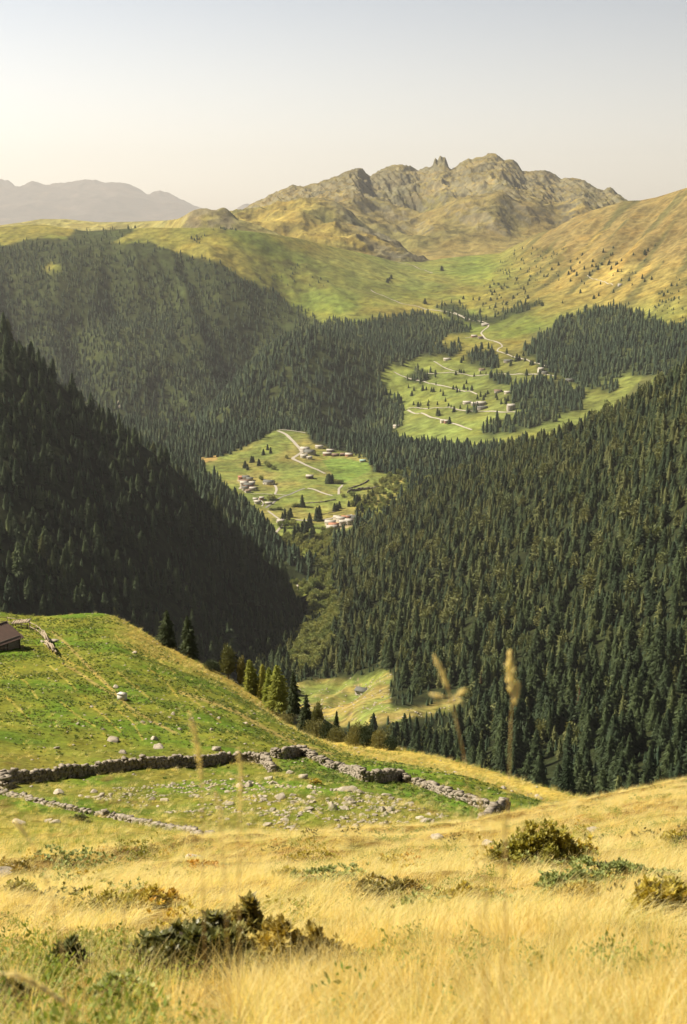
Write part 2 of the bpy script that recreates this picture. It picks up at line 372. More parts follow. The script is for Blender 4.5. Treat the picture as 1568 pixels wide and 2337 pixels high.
ch = mixc(np.broadcast_to(lin((138, 124, 62)), sl.shape + (3,)), G_GREEN * .8, sstep(-.2, .4, fbm(hump.X / 400, hump.Y / 400, 4)))
rightface = sstep(700, 800, hump.px - (hump.py - 470) * .9)
ch = mixc(ch, ROCK * .8, np.clip(rightface * sstep(-.5, .2, fbm(hump.X / 110, hump.Y / 110, 4)) * .9, 0, 1))
ch = mixc(ch, ROCKL, sstep(.35, .6, fbm(hump.X / 50, hump.Y / 80, 3)) * .8 * rightface)
hump.build('mountain', M_peak, ch)

# low hazy ridge and the rocky knob behind the left crest
knob = Patch([[(-500, 600, 5200), (1000, 620, 5200)],
              [(-500, 520, 6600), (0, 514, 6600), (51, 507, 6600), (92, 500, 6600), (153, 500, 6600), (180, 503, 6600), (224, 507, 6500), (300, 506, 6300), (380, 503, 5900), (405, 500, 5700), (418, 494, 5600), (430, 486, 5600), (443, 479, 5600), (456, 476, 5600), (471, 475, 5600), (483, 479, 5600), (494, 479, 5600), (503, 475, 5600), (511, 473, 5600), (519, 477, 5600), (526, 484, 5600), (534, 491, 5600), (542, 500, 5600), (580, 510, 5600), (700, 560, 5600), (1000, 620, 5600)]],
             -500, 760, 300, [50], csm=4, tsm=0, back=(700, .4, 8), disp=lambda x, y, t: sstep(.5, .9, t) * sstep(1, .95, t) * 10 * fbm(x / 60, y / 60, 4, True))
ck = np.broadcast_to(lin((132, 126, 74)), knob.X.shape + (3,)).copy()
ck = mixc(ck, lin((120, 112, 84)), sstep(405, 430, knob.px) * sstep(-.3, .2, fbm(knob.X / 60, knob.Y / 60, 4)) * sstep(560, 530, knob.px))
knob.build('hill', M_peak, ck)

# ---- the far sides of the main valley: wooded hill left, terraces and spur in the middle, grassy hill right ----
def wline(L): return [(float(ray(a, b)[0] * c), c) for a, b, c in L]
GUL = [(wline([(640, 985, 3060), (700, 935, 3220), (780, 880, 3460), (830, 858, 3600)]), 75, 130), (wline([(575, 625, 4450), (534, 683, 4200), (400, 775, 3680), (300, 850, 3330), (262, 925, 3020), (250, 980, 2850)]), 170, 250),
       (wline([(165, 640, 4500), (205, 760, 3850), (240, 880, 3250)]), 110, 170), (wline([(330, 590, 4600), (360, 680, 4150), (330, 770, 3700)]), 80, 140), (wline([(40, 640, 4400), (110, 780, 3700), (170, 880, 3250)]), 90, 150), (wline([(480, 870, 3330), (440, 960, 3050)]), 50, 110), (wline([(600, 800, 3600), (520, 930, 3150)]), 60, 130)]
SPUR = wline([(640, 785, 3830), (600, 815, 3700), (500, 890, 3380), (430, 960, 3120)])
def dmid(x, y, t):
    e = sstep(.02, .2, t) * sstep(1.0, .9, t)
    left = sstep(250, -600, x)
    gul = fbm((x + .35 * y) / 330, (y - .2 * x) / 1500, 4, True) - .2
    right = sstep(500, 1000, x)
    gr = fbm((x - .55 * y) / 200, (y + .5 * x) / 1300, 4, True) - .2
    return e * (left * 70 * gul * sstep(1.0, .72, t) + right * 26 * gr * sstep(.5, .75, t) + 10 * fbm(x / 90, y / 90, 4)) * sstep(2500, 3600, y) - sstep(.02, .1, t) * sum(d * np.exp(-np.hypot(dist_poly(l, x, y), 20) / w) * 1.5 for l, d, w in GUL) + sstep(.02, .1, t) * 130 * np.exp(-(dist_poly(SPUR, x, y) / 230)**2)
mid = Patch([
    [(-500, 1250, 2500), (0, 1130, 2650), (250, 1030, 2750), (430, 1045, 2820), (520, 1052, 2830), (590, 1020, 2960), (630, 992, 3080), (700, 998, 3060), (760, 1042, 2920), (850, 1072, 2740), (900, 1088, 2690), (1000, 1100, 2620), (1200, 1080, 2600), (1400, 1060, 2700), (2000, 960, 2900)],
    [(-500, 930, 3300), (0, 850, 3400), (250, 830, 3400), (430, 860, 3350), (600, 915, 3250), (660, 950, 3150), (720, 935, 3220), (800, 905, 3350), (900, 900, 3400), (1000, 895, 3400), (1100, 900, 3350), (1200, 890, 3300), (1350, 870, 3350), (1568, 800, 3300), (2000, 700, 3200)],
    [(-500, 740, 4000), (0, 710, 4100), (300, 680, 4100), (500, 690, 4050), (640, 760, 3800), (740, 800, 3650), (880, 815, 3750), (1000, 780, 3950), (1090, 745, 4200), (1200, 745, 4100), (1350, 720, 4050), (1568, 660, 3900), (2000, 570, 3700)],
    [(-500, 600, 4600), (0, 590, 4700), (300, 560, 4700), (500, 560, 4650), (700, 620, 4650), (850, 670, 4500), (960, 660, 4800), (1080, 640, 5000), (1200, 630, 4850), (1350, 600, 4700), (1568, 560, 4400), (2000, 470, 4100)],
    [(-500, 525, 5100), (-100, 517, 5100), (0, 515, 5100), (60, 509, 5100), (105, 508, 5100), (160, 516, 5100), (200, 520, 5050), (300, 508, 5000), (350, 502, 4950), (430, 497, 4900), (480, 496, 4900), (540, 502, 4900), (600, 513, 4950), (680, 533, 5050), (760, 558, 5200), (850, 581, 5300), (907, 596, 5400), (963, 597, 5500), (1014, 589, 5600), (1075, 583, 5650), (1141, 577, 5700), (1197, 549, 5600), (1217, 536, 5550), (1268, 520, 5500), (1309, 496, 5500), (1345, 482, 5480), (1380, 472, 5450), (1429, 458, 5400), (1462, 457, 5350), (1498, 450, 5300), (1533, 439, 5200), (1568, 428, 5100), (1700, 390, 4900), (2000, 340, 4600)],
], -450, 1950, 620, [40, 60, 60, 60], csm=5, tsm=6, back=(1200, .35, 10), disp=dmid)

WOOD_FAR = [(-500, 575), (0, 562), (30, 556), (70, 545), (120, 543), (150, 548), (165, 520), (215, 513), (300, 513), (312, 522), (290, 540), (262, 552), (330, 552), (390, 570), (440, 585), (500, 600), (560, 640), (600, 655), (640, 672), (668, 702), (700, 716), (740, 732), (790, 736), (830, 741), (850, 726), (900, 722), (960, 713), (1000, 722), (1050, 742), (1078, 756),
            (1040, 762), (1000, 785), (950, 805), (890, 832), (858, 862), (870, 890), (905, 905), (920, 930), (922, 975), (895, 986), (900, 1002), (955, 1020), (1010, 1026), (1080, 1036), (1130, 1022), (1200, 1006), (1300, 1120), (-500, 1400)]
WOOD_EAST = [(1188, 800), (1220, 777), (1254, 751), (1292, 727), (1332, 704), (1400, 702), (1465, 714), (1500, 738), (1530, 745), (1600, 740), (1750, 700), (1750, 900), (1480, 862), (1420, 858), (1370, 872), (1350, 882), (1310, 862), (1270, 845), (1225, 822), (1190, 805)]
SHRUB1 = [(560, 640), (600, 600), (640, 590), (700, 600), (740, 625), (755, 655), (700, 665), (640, 672)]
SHRUB2 = [(430, 548), (470, 528), (510, 515), (540, 512), (545, 522), (500, 532), (460, 548), (440, 556)]
SHRUB3 = [(1080, 700), (1110, 650), (1140, 600), (1175, 575), (1230, 565), (1300, 560), (1290, 600), (1240, 640), (1190, 670), (1230, 690), (1150, 725), (1100, 735)]
SHRUB4 = [(1500, 660), (1568, 630), (1750, 560), (1750, 720), (1530, 745), (1490, 705)]
CLEAR = [[(95, 608), (120, 600), (145, 606), (140, 618), (105, 620)], [(250, 551), (330, 543), (350, 548), (300, 556)]]
CLUSTERS = [  # dense groups of trees on the terraced meadow
    [(1062, 812), (1085, 800), (1120, 802), (1138, 822), (1132, 842), (1100, 842), (1068, 832)],
    [(895, 826), (925, 812), (960, 800), (1000, 788), (1040, 784), (1055, 800), (1040, 812), (990, 812), (940, 820), (905, 838)],
    [(1115, 858), (1150, 855), (1165, 868), (1160, 880), (1125, 878)],
    [(1160, 900), (1175, 880), (1215, 870), (1260, 868), (1300, 890), (1340, 905), (1325, 935), (1270, 950), (1230, 955), (1190, 940), (1165, 925)],
    [(920, 862), (945, 850), (985, 852), (990, 866), (960, 876), (925, 874)],
    [(1090, 985), (1130, 965), (1170, 960), (1210, 945), (1260, 948), (1270, 965), (1180, 985), (1120, 1000)],
    [(1060, 935), (1080, 930), (1095, 938), (1085, 948), (1065, 946)],
    [(1220, 820), (1290, 845), (1350, 875), (1420, 885), (1400, 900), (1340, 890), (1270, 862), (1225, 838)],
    [(985, 700), (1040, 690), (1080, 720), (1130, 720), (1200, 690), (1240, 690), (1200, 712), (1140, 735), (1085, 745), (1040, 730)],
]
px, py = mid.px, mid.py
jx = px + 16 * fbm(mid.X / 55, mid.Y / 55, 4); jy = py + 10 * fbm(mid.X / 60 + 50, mid.Y / 60, 3)
wood_far = inpoly(WOOD_FAR, jx, jy); wood_east = inpoly(WOOD_EAST, jx, jy)
for c in CLEAR: wood_far &= ~inpoly(c, jx, jy)
clus = np.zeros(px.shape, bool)
for c in CLUSTERS: clus |= inpoly(c, jx, jy)
shr = [inpoly(p, jx, jy) for p in (SHRUB1, SHRUB2, SHRUB3, SHRUB4)]
nl = fbm(mid.X / 350, mid.Y / 350, 4)
base = mixc(np.broadcast_to(lin((122, 116, 54)), px.shape + (3,)), lin((96, 108, 46)), sstep(-.3, .3, nl))
base = mixc(base, G_GOLD, sstep(1080, 1300, px) * sstep(760, 640, py))
base = mixc(base, lin((106, 112, 56)), sstep(1100, 950, px) * sstep(700, 640, py) * sstep(560, 600, py) * sstep(600, 800, px) * .7)
base = mixc(base, lin((106, 116, 58)), sstep(800, 860, py) * sstep(800, 870, px) * .8)
streak = fbm((mid.X - .55 * mid.Y) / 70, (mid.Y + .5 * mid.X) / 900, 4)
base = mixc(base, lin((112, 98, 60)), sstep(1120, 1260, px) * sstep(640, 560, py + 40 * nl) * .8)
base = mixc(base, lin((80, 80, 46)), sstep(.0, .35, streak) * sstep(1080, 1250, px) * .8)
base = mixc(base, lin((150, 128, 66)), sstep(.1, .4, fbm((mid.X - .55 * mid.Y) / 110 + 30, (mid.Y + .5 * mid.X) / 1100, 3)) * sstep(1200, 1350, px) * sstep(700, 600, py) * .7)
base = mixc(base, lin((92, 90, 44)), np.clip((shr[2] * .55 + shr[0] * .6 + shr[1] * .9 + shr[3] * .6) * sstep(-.35, .15, fbm(mid.X / 40, mid.Y / 40, 4)), 0, 1))
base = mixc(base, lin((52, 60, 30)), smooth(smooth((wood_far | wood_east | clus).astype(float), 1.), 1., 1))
M_mid = terrain_mat('hill_grass', .004, .04, .05, 1.2)
mid.build('hill', M_mid, base)

# ---- valley floor with the village ------------------------------------------------
valley = Patch([
    [(250, 1500, 1700), (560, 1400, 1720), (680, 1380, 1720), (760, 1330, 1850), (900, 1250, 2000), (1150, 1150, 2150)],
    [(250, 1300, 2000), (560, 1250, 2120), (700, 1235, 2180), (850, 1200, 2250), (1000, 1150, 2320), (1150, 1120, 2350)],
    [(250, 1130, 2500), (500, 1120, 2500), (650, 1110, 2560), (850, 1090, 2600), (1150, 1090, 2550)],
    [(250, 1020, 2900), (430, 1030, 2860), (520, 1040, 2800), (630, 985, 3020), (700, 990, 3000), (850, 1035, 2800), (1000, 1040, 2700), (1150, 1050, 2650)],
    [(250, 960, 3200), (430, 985, 3150), (630, 960, 3250), (850, 1010, 3000), (1150, 1030, 2800)],
], 250, 1150, 300, [40, 60, 60, 10], csm=8, tsm=5, back=(200, 1.0, 3), disp=lambda x, y, t: 5 * fbm(x / 120, y / 120, 4) + 6 * sstep(.3, .7, fbm(x / 240, y / 240, 2) + .3))
px, py = valley.px, valley.py
jx = px + 6 * fbm(valley.X / 40, valley.Y / 40, 3); jy = py + 4 * fbm(valley.X / 40 + 50, valley.Y / 40, 3)
VILLAGE = [(430, 1032), (470, 1020), (500, 1040), (545, 1025), (590, 1005), (630, 982), (700, 988), (710, 1010), (760, 1028), (835, 1040), (845, 1055), (850, 1080), (880, 1082), (900, 1080), (930, 1100), (915, 1140), (870, 1170), (800, 1205), (740, 1235), (640, 1245), (580, 1225), (560, 1160), (480, 1080)]
vmask = inpoly(VILLAGE, jx, jy)
cv = mixc(np.broadcast_to(lin((108, 118, 58)), px.shape + (3,)), lin((128, 122, 66)), sstep(-.2, .35, fbm(valley.X / 110, valley.Y / 110, 4)))
cv = mixc(cv, lin((98, 122, 52)), inpoly([(735, 1050), (780, 1045), (845, 1055), (845, 1075), (790, 1100), (765, 1098)], jx, jy) * .8)
cv = mixc(cv, lin((150, 128, 78)), inpoly([(425, 1030), (465, 1017), (500, 1030), (498, 1050), (460, 1055)], jx, jy) * .9)
cv = mixc(cv, lin((170, 152, 118)), inpoly([(745, 1195), (770, 1180), (825, 1172), (820, 1195), (770, 1210)], jx, jy) * .8)
cv = mixc(cv, lin((170, 152, 118)), inpoly([(540, 1095), (560, 1090), (575, 1105), (575, 1122), (555, 1122)], jx, jy) * .8)
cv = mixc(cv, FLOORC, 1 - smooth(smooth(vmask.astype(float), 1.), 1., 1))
cv = mixc(cv, lin((110, 118, 52)), inpoly([(640, 1240), (740, 1235), (720, 1300), (700, 1400), (690, 1450), (640, 1290)], jx, jy) * .8)
M_val = terrain_mat('valley_grass', .012, .08, .15, 1.2)
valley.build('valley_ground', M_val, cv)

# ---- left wooded slope (two ridges) -----------------------------------------------
dsl = lambda x, y, t: sstep(0, .15, t) * sstep(1.02, .85, t) * (14 * fbm(x / 150, y / 150, 4) + 16 * (fbm((x + y * .2) / 120, y / 700, 3, True) - .2))
leftb = Patch([[(200, 1400, 1750), (640, 1400, 1800), (760, 1330, 1850)],
               [(200, 1200, 2000), (500, 1230, 1950), (640, 1300, 1880), (760, 1310, 1880)],
               [(200, 960, 2500), (380, 1040, 2350), (430, 1070, 2300), (480, 1105, 2250), (560, 1160, 2200), (610, 1205, 2120), (640, 1245, 2050), (660, 1290, 1950), (760, 1320, 1900)]],
              210, 720, 160, [20, 40], csm=4, tsm=3, back=(300, .6, 8), disp=dsl)
M_floor = terrain_mat('forest_floor', .02, .1, .3, 1)
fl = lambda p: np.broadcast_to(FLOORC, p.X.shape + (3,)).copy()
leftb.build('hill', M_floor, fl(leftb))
left = Patch([[(-500, 1800, 850), (0, 1660, 950), (300, 1610, 1120), (500, 1570, 1270), (640, 1530, 1400), (690, 1480, 1480), (725, 1440, 1560)],
              [(-500, 1100, 1180), (0, 1200, 1220), (300, 1290, 1340), (500, 1380, 1470), (600, 1420, 1520), (690, 1445, 1560), (725, 1440, 1600)],
              [(-500, 430, 1900), (0, 758, 1620), (60, 812, 1610), (130, 875, 1605), (220, 945, 1600), (290, 992, 1600), (390, 1065, 1605), (430, 1105, 1610), (500, 1185, 1615), (560, 1245, 1620), (640, 1310, 1628), (690, 1415, 1630), (725, 1445, 1640)]],
             -450, 730, 320, [70, 70], csm=4, tsm=6, back=(500, .55, 10), disp=dsl)
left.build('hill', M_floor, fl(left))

# ---- right wooded slope -----------------------------------------------------------
dsr = lambda x, y, t: sstep(.05, .2, t) * sstep(1.02, .85, t) * (10 * fbm(x / 120, y / 120, 4) + 14 * (fbm((x - y * .3) / 110, (y + .3 * x) / 600, 3, True) - .2))
right = Patch([[(560, 1640, 1180), (700, 1615, 1080), (800, 1680, 950), (880, 1720, 850), (1000, 1790, 720), (1150, 1850, 620), (1300, 1920, 540), (1568, 1990, 450), (2100, 2100, 380)],
               [(560, 1540, 1330), (640, 1530, 1340), (700, 1560, 1260), (780, 1585, 1180), (880, 1585, 1110), (1000, 1600, 1040), (1150, 1600, 960), (1300, 1560, 930), (1568, 1500, 850), (2100, 1400, 750)],
               [(560, 1500, 1420), (660, 1490, 1450), (700, 1445, 1550), (722, 1320, 1830), (748, 1275, 2000), (800, 1240, 2080), (860, 1200, 2120), (930, 1140, 2180), (1000, 1100, 2220), (1100, 1050, 2260), (1180, 1020, 2200), (1270, 995, 2100), (1350, 965, 2000), (1450, 915, 1850), (1568, 838, 1700), (2100, 480, 1400)]],
              560, 2000, 380, [70, 90], csm=4, tsm=6, back=(700, .5, 10), disp=dsr)
px, py = right.px, right.py
GLADE = [(668, 1560), (700, 1556), (745, 1550), (780, 1553), (830, 1545), (880, 1527), (893, 1540), (888, 1580), (892, 1615), (930, 1618), (980, 1610), (1050, 1590), (1058, 1605), (1020, 1625), (950, 1638), (890, 1650), (830, 1656), (760, 1660), (690, 1640), (660, 1600)]
jx = px + 5 * fbm(right.X / 25, right.Y / 25, 3); jy = py + 4 * fbm(right.X / 25 + 50, right.Y / 25, 3)
glade = inpoly(GLADE, jx, jy)
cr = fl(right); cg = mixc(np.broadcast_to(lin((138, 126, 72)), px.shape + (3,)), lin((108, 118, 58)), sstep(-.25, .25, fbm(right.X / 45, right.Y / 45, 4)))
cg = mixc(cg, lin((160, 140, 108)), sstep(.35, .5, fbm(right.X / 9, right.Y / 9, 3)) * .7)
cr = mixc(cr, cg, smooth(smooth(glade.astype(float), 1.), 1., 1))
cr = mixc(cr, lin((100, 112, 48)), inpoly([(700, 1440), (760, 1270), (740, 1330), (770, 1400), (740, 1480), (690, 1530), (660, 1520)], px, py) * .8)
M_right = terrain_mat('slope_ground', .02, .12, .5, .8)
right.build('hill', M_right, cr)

# ---- the meadow with the walls ----------------------------------------------------
dmead = lambda x, y, t: sstep(0, .1, t) * (.35 * fbm(x / 7, y / 7, 4) * sstep(1.0, .85, t) + .9 * fbm(x / 26 + 3, y / 26, 3) * sstep(1.0, .7, t) + .10 * fbm(x / 1.3, y / 1.3, 3))
meadow = Patch([
    [(-600, 2200, 24), (0, 2130, 27), (300, 2080, 32), (600, 2030, 38), (900, 2000, 42), (1150, 1960, 46), (1300, 1920, 50), (1500, 1900, 54), (2000, 1900, 60)],
    [(-600, 1900, 58), (0, 1900, 62), (300, 1880, 68), (600, 1880, 70), (900, 1880, 70), (1150, 1870, 72), (1300, 1870, 74), (1500, 1890, 74), (2000, 1950, 74)],
    [(-600, 1800, 80), (0, 1790, 84), (300, 1760, 92), (600, 1745, 98), (800, 1775, 94), (1000, 1812, 90), (1150, 1845, 84), (1300, 1860, 84), (1500, 1895, 80), (2000, 1980, 78)],
    [(-600, 1560, 128), (0, 1560, 130), (300, 1570, 132), (480, 1600, 132), (640, 1665, 128), (800, 1720, 122), (1000, 1760, 112), (1150, 1802, 104), (1300, 1845, 96), (1500, 1893, 88), (2000, 1990, 82)],
    [(-600, 1370, 180), (-100, 1392, 176), (0, 1402, 175), (60, 1411, 175), (100, 1413, 176), (160, 1408, 178), (230, 1403, 180), (260, 1408, 179), (290, 1425, 177), (330, 1448, 174), (360, 1470, 172), (410, 1496, 169), (460, 1521, 166), (510, 1550, 163), (560, 1581, 160), (600, 1612, 156), (640, 1645, 152), (680, 1672, 148), (720, 1692, 144), (760, 1700, 140), (800, 1707, 137), (850, 1712, 134), (900, 1722, 131), (950, 1733, 128), (1000, 1745, 125), (1050, 1758, 121), (1100, 1772, 118), (1150, 1788, 114), (1200, 1806, 110), (1250, 1823, 106), (1300, 1838, 102), (1400, 1870, 95), (1500, 1892, 90), (2000, 1995, 84)],
], -600, 1950, 900, [50, 70, 110, 110], csm=10, tsm=6, back=(70, .5, 14), disp=dmead, top_sm=7)
px, py = meadow.px, meadow.py
X, Y = meadow.X, meadow.Y
MG = lin((86, 110, 30)); MY = lin((160, 142, 70)); MB_ = lin((108, 94, 48)); MO = lin((112, 116, 40))
nm = fbm(X / 9, Y / 9, 5)
cm = mixc(np.broadcast_to(MG, px.shape + (3,)), MO, sstep(-.25, .3, nm + .1))
# dry grass along the crest of the spur and on the right flank
topd = meadow.T
crest = sstep(.86, .985, topd + .06 * nm) * sstep(230, 330, px + 20 * nm)
flank = sstep(560, 820, px + (py - 1600) * .3) * sstep(.62, .8, topd + .1 * nm)
cm = mixc(cm, MY, np.clip(crest + flank, 0, 1) * .95)
# stony lower meadow: olive
low = sstep(.52, .40, topd + .05 * nm)
cm = mixc(cm, lin((112, 108, 46)), low * sstep(-.4, .3, nm) * .9)
cm = mixc(cm, MB_, low * sstep(.22, .5, fbm(X / 3.5, Y / 5, 4)) * .8)
cm = mixc(cm, MY, sstep(1840, 1950, py + 30 * nm - px * .02) * .9 * sstep(.35, .2, topd))
NETTLE = [(640, 1720), (720, 1735), (800, 1770), (940, 1790), (1100, 1840), (1110, 1870), (1000, 1850), (900, 1810), (760, 1790), (640, 1760)]
cm = mixc(cm, lin((70, 112, 28)), smooth(smooth(inpoly(NETTLE, px + 24 * nm, py + 10 * nm).astype(float), 2.5), 2.5, 1) * .6)
# trodden paths
PATHS = [[(190, 1515 - 5), (238, 1555), (260, 1578), (275, 1592)], [(120, 1442), (150, 1468), (190, 1508), (225, 1545), (262, 1580), (275, 1596), (300, 1618), (345, 1645), (400, 1672)], [(145, 1515), (180, 1535), (215, 1560), (262, 1588)], [(410, 1580), (470, 1598), (540, 1625), (600, 1660), (680, 1700), (760, 1722)]]
for k, l in enumerate(PATHS):
    d = dist_poly(l, px + 3 * nm, py + 2 * nm); cm = mixc(cm, lin((150, 134, 78)), sstep(7 if k == 3 else 4.5, 1.5, d) * .85)
for k in range(15):  # cattle treads running across the slope
    x0, y0 = rng.uniform(10, 420), rng.uniform(1440, 1620)
    l = [(x0, y0), (x0 + 35, y0 + 24 + k % 4 * 3), (x0 + 60 + k % 3 * 12, y0 + 50 + k % 5 * 5)]
    d = dist_poly(l, px + 3 * nm, py + 2 * nm); cm = mixc(cm, lin((168, 150, 74)), sstep(2.6, .8, d) * .7)
M_mead = terrain_mat('meadow_grass', .25, 2.2, 4., .12, (.6, 1.35))
meadow.build('meadow_ground', M_mead, cm)

# ---- the foreground slope ---------------------------------------------------------
dfore = lambda x, y, t: .22 * fbm(x / 2.4, y / 2.4, 4) * sstep(2, 6, y) + .5 * fbm(x / 9, y / 9 + 4, 3) * sstep(6, 20, y) * sstep(1.15, .8, t)
fore = Patch([
    [(-1500, 4200, 1.0), (784, 4200, 1.0), (3000, 4200, 1.0)],
    [(-1500, 2560, 2.4), (784, 2540, 2.4), (3000, 2560, 2.4)],
    [(-1500, 2270, 5), (784, 2270, 5), (3000, 2200, 5)],
    [(-1500, 2150, 9), (0, 2150, 9), (784, 2120, 9), (1568, 2050, 9.5), (3000, 1950, 10)],
    [(-1500, 2080, 15), (0, 2060, 15), (784, 2000, 17), (1200, 1970, 18), (1568, 1920, 19), (3000, 1800, 22)],
    [(-1500, 2040, 21), (-300, 2025, 21), (0, 2000, 22), (150, 1985, 24), (300, 1960, 27), (450, 1930, 32), (600, 1918, 35), (800, 1915, 37), (1000, 1910, 39), (1100, 1895, 40), (1230, 1862, 42), (1330, 1834, 44), (1450, 1808, 46), (1568, 1784, 48), (1900, 1720, 52), (3000, 1560, 60)],
], -5200, 6800, 1100, [10, 22, 26, 34, 40], csm=12, tsm=4, back=(20, .55, 12), disp=dfore, sharp_top=False)
nf = fbm(fore.X / 1.6, fore.Y / 1.6, 4)
cf = mixc(np.broadcast_to(lin((128, 106, 52)), nf.shape + (3,)), lin((104, 100, 40)), sstep(0, .4, nf))
cf = mixc(cf, lin((140, 100, 50)), sstep(.2, .5, fbm(fore.X / .8 + 9, fore.Y / .8, 3)) * .6)
M_fore = terrain_mat('foreground_ground', .8, 9, 14, .04)
fore.build('grass_ground', M_fore, cf)

# ---- base land sheet under everything ---------------------------------------------
me = mesh_np('land', [(-33000, -900, -655), (33000, -900, -655), (33000, 47500, -655), (-33000, 47500, -655)], [[(0, 1, 2, 3)]], M_floor, np.tile(lin((90, 96, 50)), (4, 1)), False)
o = obj('land', me); o['kind'] = 'structure'
# ------------------------------------------------------------------ plant shapes (unit height, base at the origin)
def conifer_mesh(name, mat, seed, nwh=14, nbr=7, rad=.2, det=0, z0=.05, shape=.8, droop=.35):
    r = np.random.default_rng(seed); V = []; F3 = []; n = 0
    lean = r.uniform(-.02, .02, 2)
    lop = r.uniform(0, 2 * np.pi)
    # inner body
    k = 7; zs = [z0, .25, .55, .8, .97]
    for i, z in enumerate(zs):
        for j in range(k):
            R = rad * .55 * (1 - z)**shape * r.uniform(.7, 1.25); a = j / k * 2 * np.pi + i * .4
            V.append((R * math.cos(a), R * math.sin(a), z + r.uniform(-.03, .03)))
    for i in range(len(zs) - 1):
        for j in range(k):
            a, b = i * k + j, i * k + (j + 1) % k; F3 += [(a, b, b + k), (a, b + k, a + k)]
    n = len(V)
    for i in range(nwh):
        f = i / nwh; z = z0 + (.985 - z0) * f**.92
        Rw = rad * ((1 - z)**shape) * r.uniform(.78, 1.12) + .012
        nb = max(3, int(round(nbr * (1 - .45 * f)))); a0 = r.uniform(0, 6.28)
        for b in range(nb):
            if r.random() < .06: continue
            a = a0 + b / nb * 6.283 + r.uniform(-.25, .25)
            R = Rw * r.uniform(.72, 1.18) * (1 + .15 * math.cos(a - lop)); ca, sa = math.cos(a), math.sin(a)
            dz = -droop * R * r.uniform(.5, 1.4); w = R * r.uniform(.32, .5) * (.8 if det else 1)
            zz = z + r.uniform(-.012, .012)
            def P(t, s, h): return (t * R * ca - s * w * sa, t * R * sa + s * w * ca, zz + t * dz * (.5 + .5 * t) + h)
            if det == 0:
                V += [P(.15, 0, .02), P(.62, .5, -.012), P(1, 0, 0), P(.62, -.5, -.012), P(.6, 0, .035 * (R / .2 + .3))]
                F3 += [(n, n + 4, n + 1), (n + 1, n + 4, n + 2), (n + 2, n + 4, n + 3), (n + 3, n + 4, n)]; n += 5
            else:
                V += [P(.1, 0, .012), P(.55, .22, -.004), P(1, 0, 0), P(.55, -.22, -.004)]; F3 += [(n, n + 1, n + 2), (n, n + 2, n + 3)]; n += 4
                for s in (-1, 1):
                    for t in (.25, .45, .65, .82)[:det + 1]:
                        L_ = (1.05 - t) * r.uniform(.75, 1.3) * 1.25
                        V += [P(t, 0, .006), P(t + .26 * L_, s * .35 * L_, .004), P(t + .42 * L_, s * .95 * L_, -.03 * L_ * R / .2), P(t + .06, s * .5 * L_, -.012)]
                        F3 += [(n, n + 1, n + 2), (n, n + 2, n + 3)]; n += 4
    V = np.array(V); V[:, :2] += lean * (V[:, 2:3]**2)
    return mesh_np(name, V, [F3], mat, shade_smooth=False)
def leafy_mesh(name, mat, seed, n=500, size=.06, lobes=None, asp=.55, up=.25):
    """leaf faces spread through a few overlapping lobes"""
    r = np.random.default_rng(seed)
    lobes = lobes or [(0, 0, .5, .35, .45)]
    w = np.array([l[3]**2 * l[4] for l in lobes]); w /= w.sum(); ks = r.choice(len(lobes), n, p=w)
    d = r.normal(size=(n, 3)); d /= np.linalg.norm(d, axis=1)[:, None]; rr = r.random(n)**.28
    Lb = np.array(lobes)[ks]
    bump = 1 + .22 * np.sin(d[:, 0] * 5 + ks) * np.sin(d[:, 1] * 6 + 2 * ks) + .12 * np.sin(d[:, 2] * 9)
    C = np.stack([Lb[:, 0] + d[:, 0] * Lb[:, 3] * rr * bump, Lb[:, 1] + d[:, 1] * Lb[:, 3] * rr * bump, Lb[:, 2] + d[:, 2] * Lb[:, 4] * rr * bump], 1)
    ok = C[:, 2] > 0; C, d = C[ok], d[ok]; n = len(C)
    ax = d * .7 + r.normal(size=(n, 3)) * .6 + np.array([0, 0, up]); ax /= np.linalg.norm(ax, axis=1)[:, None]
    sd = np.cross(ax, r.normal(size=(n, 3))); sd /= np.linalg.norm(sd, axis=1)[:, None]
    s = size * r.uniform(.6, 1.35, n)[:, None]
    V = np.stack([C - ax * s * .5, C + sd * s * asp * .5, C + ax * s * .6, C - sd * s * asp * .5], 1).reshape(-1, 3)
    i = np.arange(n)[:, None] * 4
    return mesh_np(name, V, [np.concatenate([i, i + 1, i + 2, i + 3], 1)], mat, shade_smooth=False)
def trunk_mesh(name, mat, h=.5, r0=.016, seed=0, limbs=0):
    r = np.random.default_rng(seed); b = MB(); p = np.zeros(3); m = 5
    for i in range(m):
        q = np.array([r.uniform(-.006, .006), r.uniform(-.006, .006), h * (i + 1) / m]); b.bar(p, q, r0 * (1 - i / m * .8), r0 * (1 - (i + 1) / m * .8), 7); p = q
    for i in range(limbs):
        z = h * r.uniform(.3, .95); a = r.uniform(0, 6.28); b.bar((0, 0, z), (.2 * math.cos(a), .2 * math.sin(a), z + .15), r0 * .4, r0 * .1, 5)
    return b.mesh(name, mat, True)
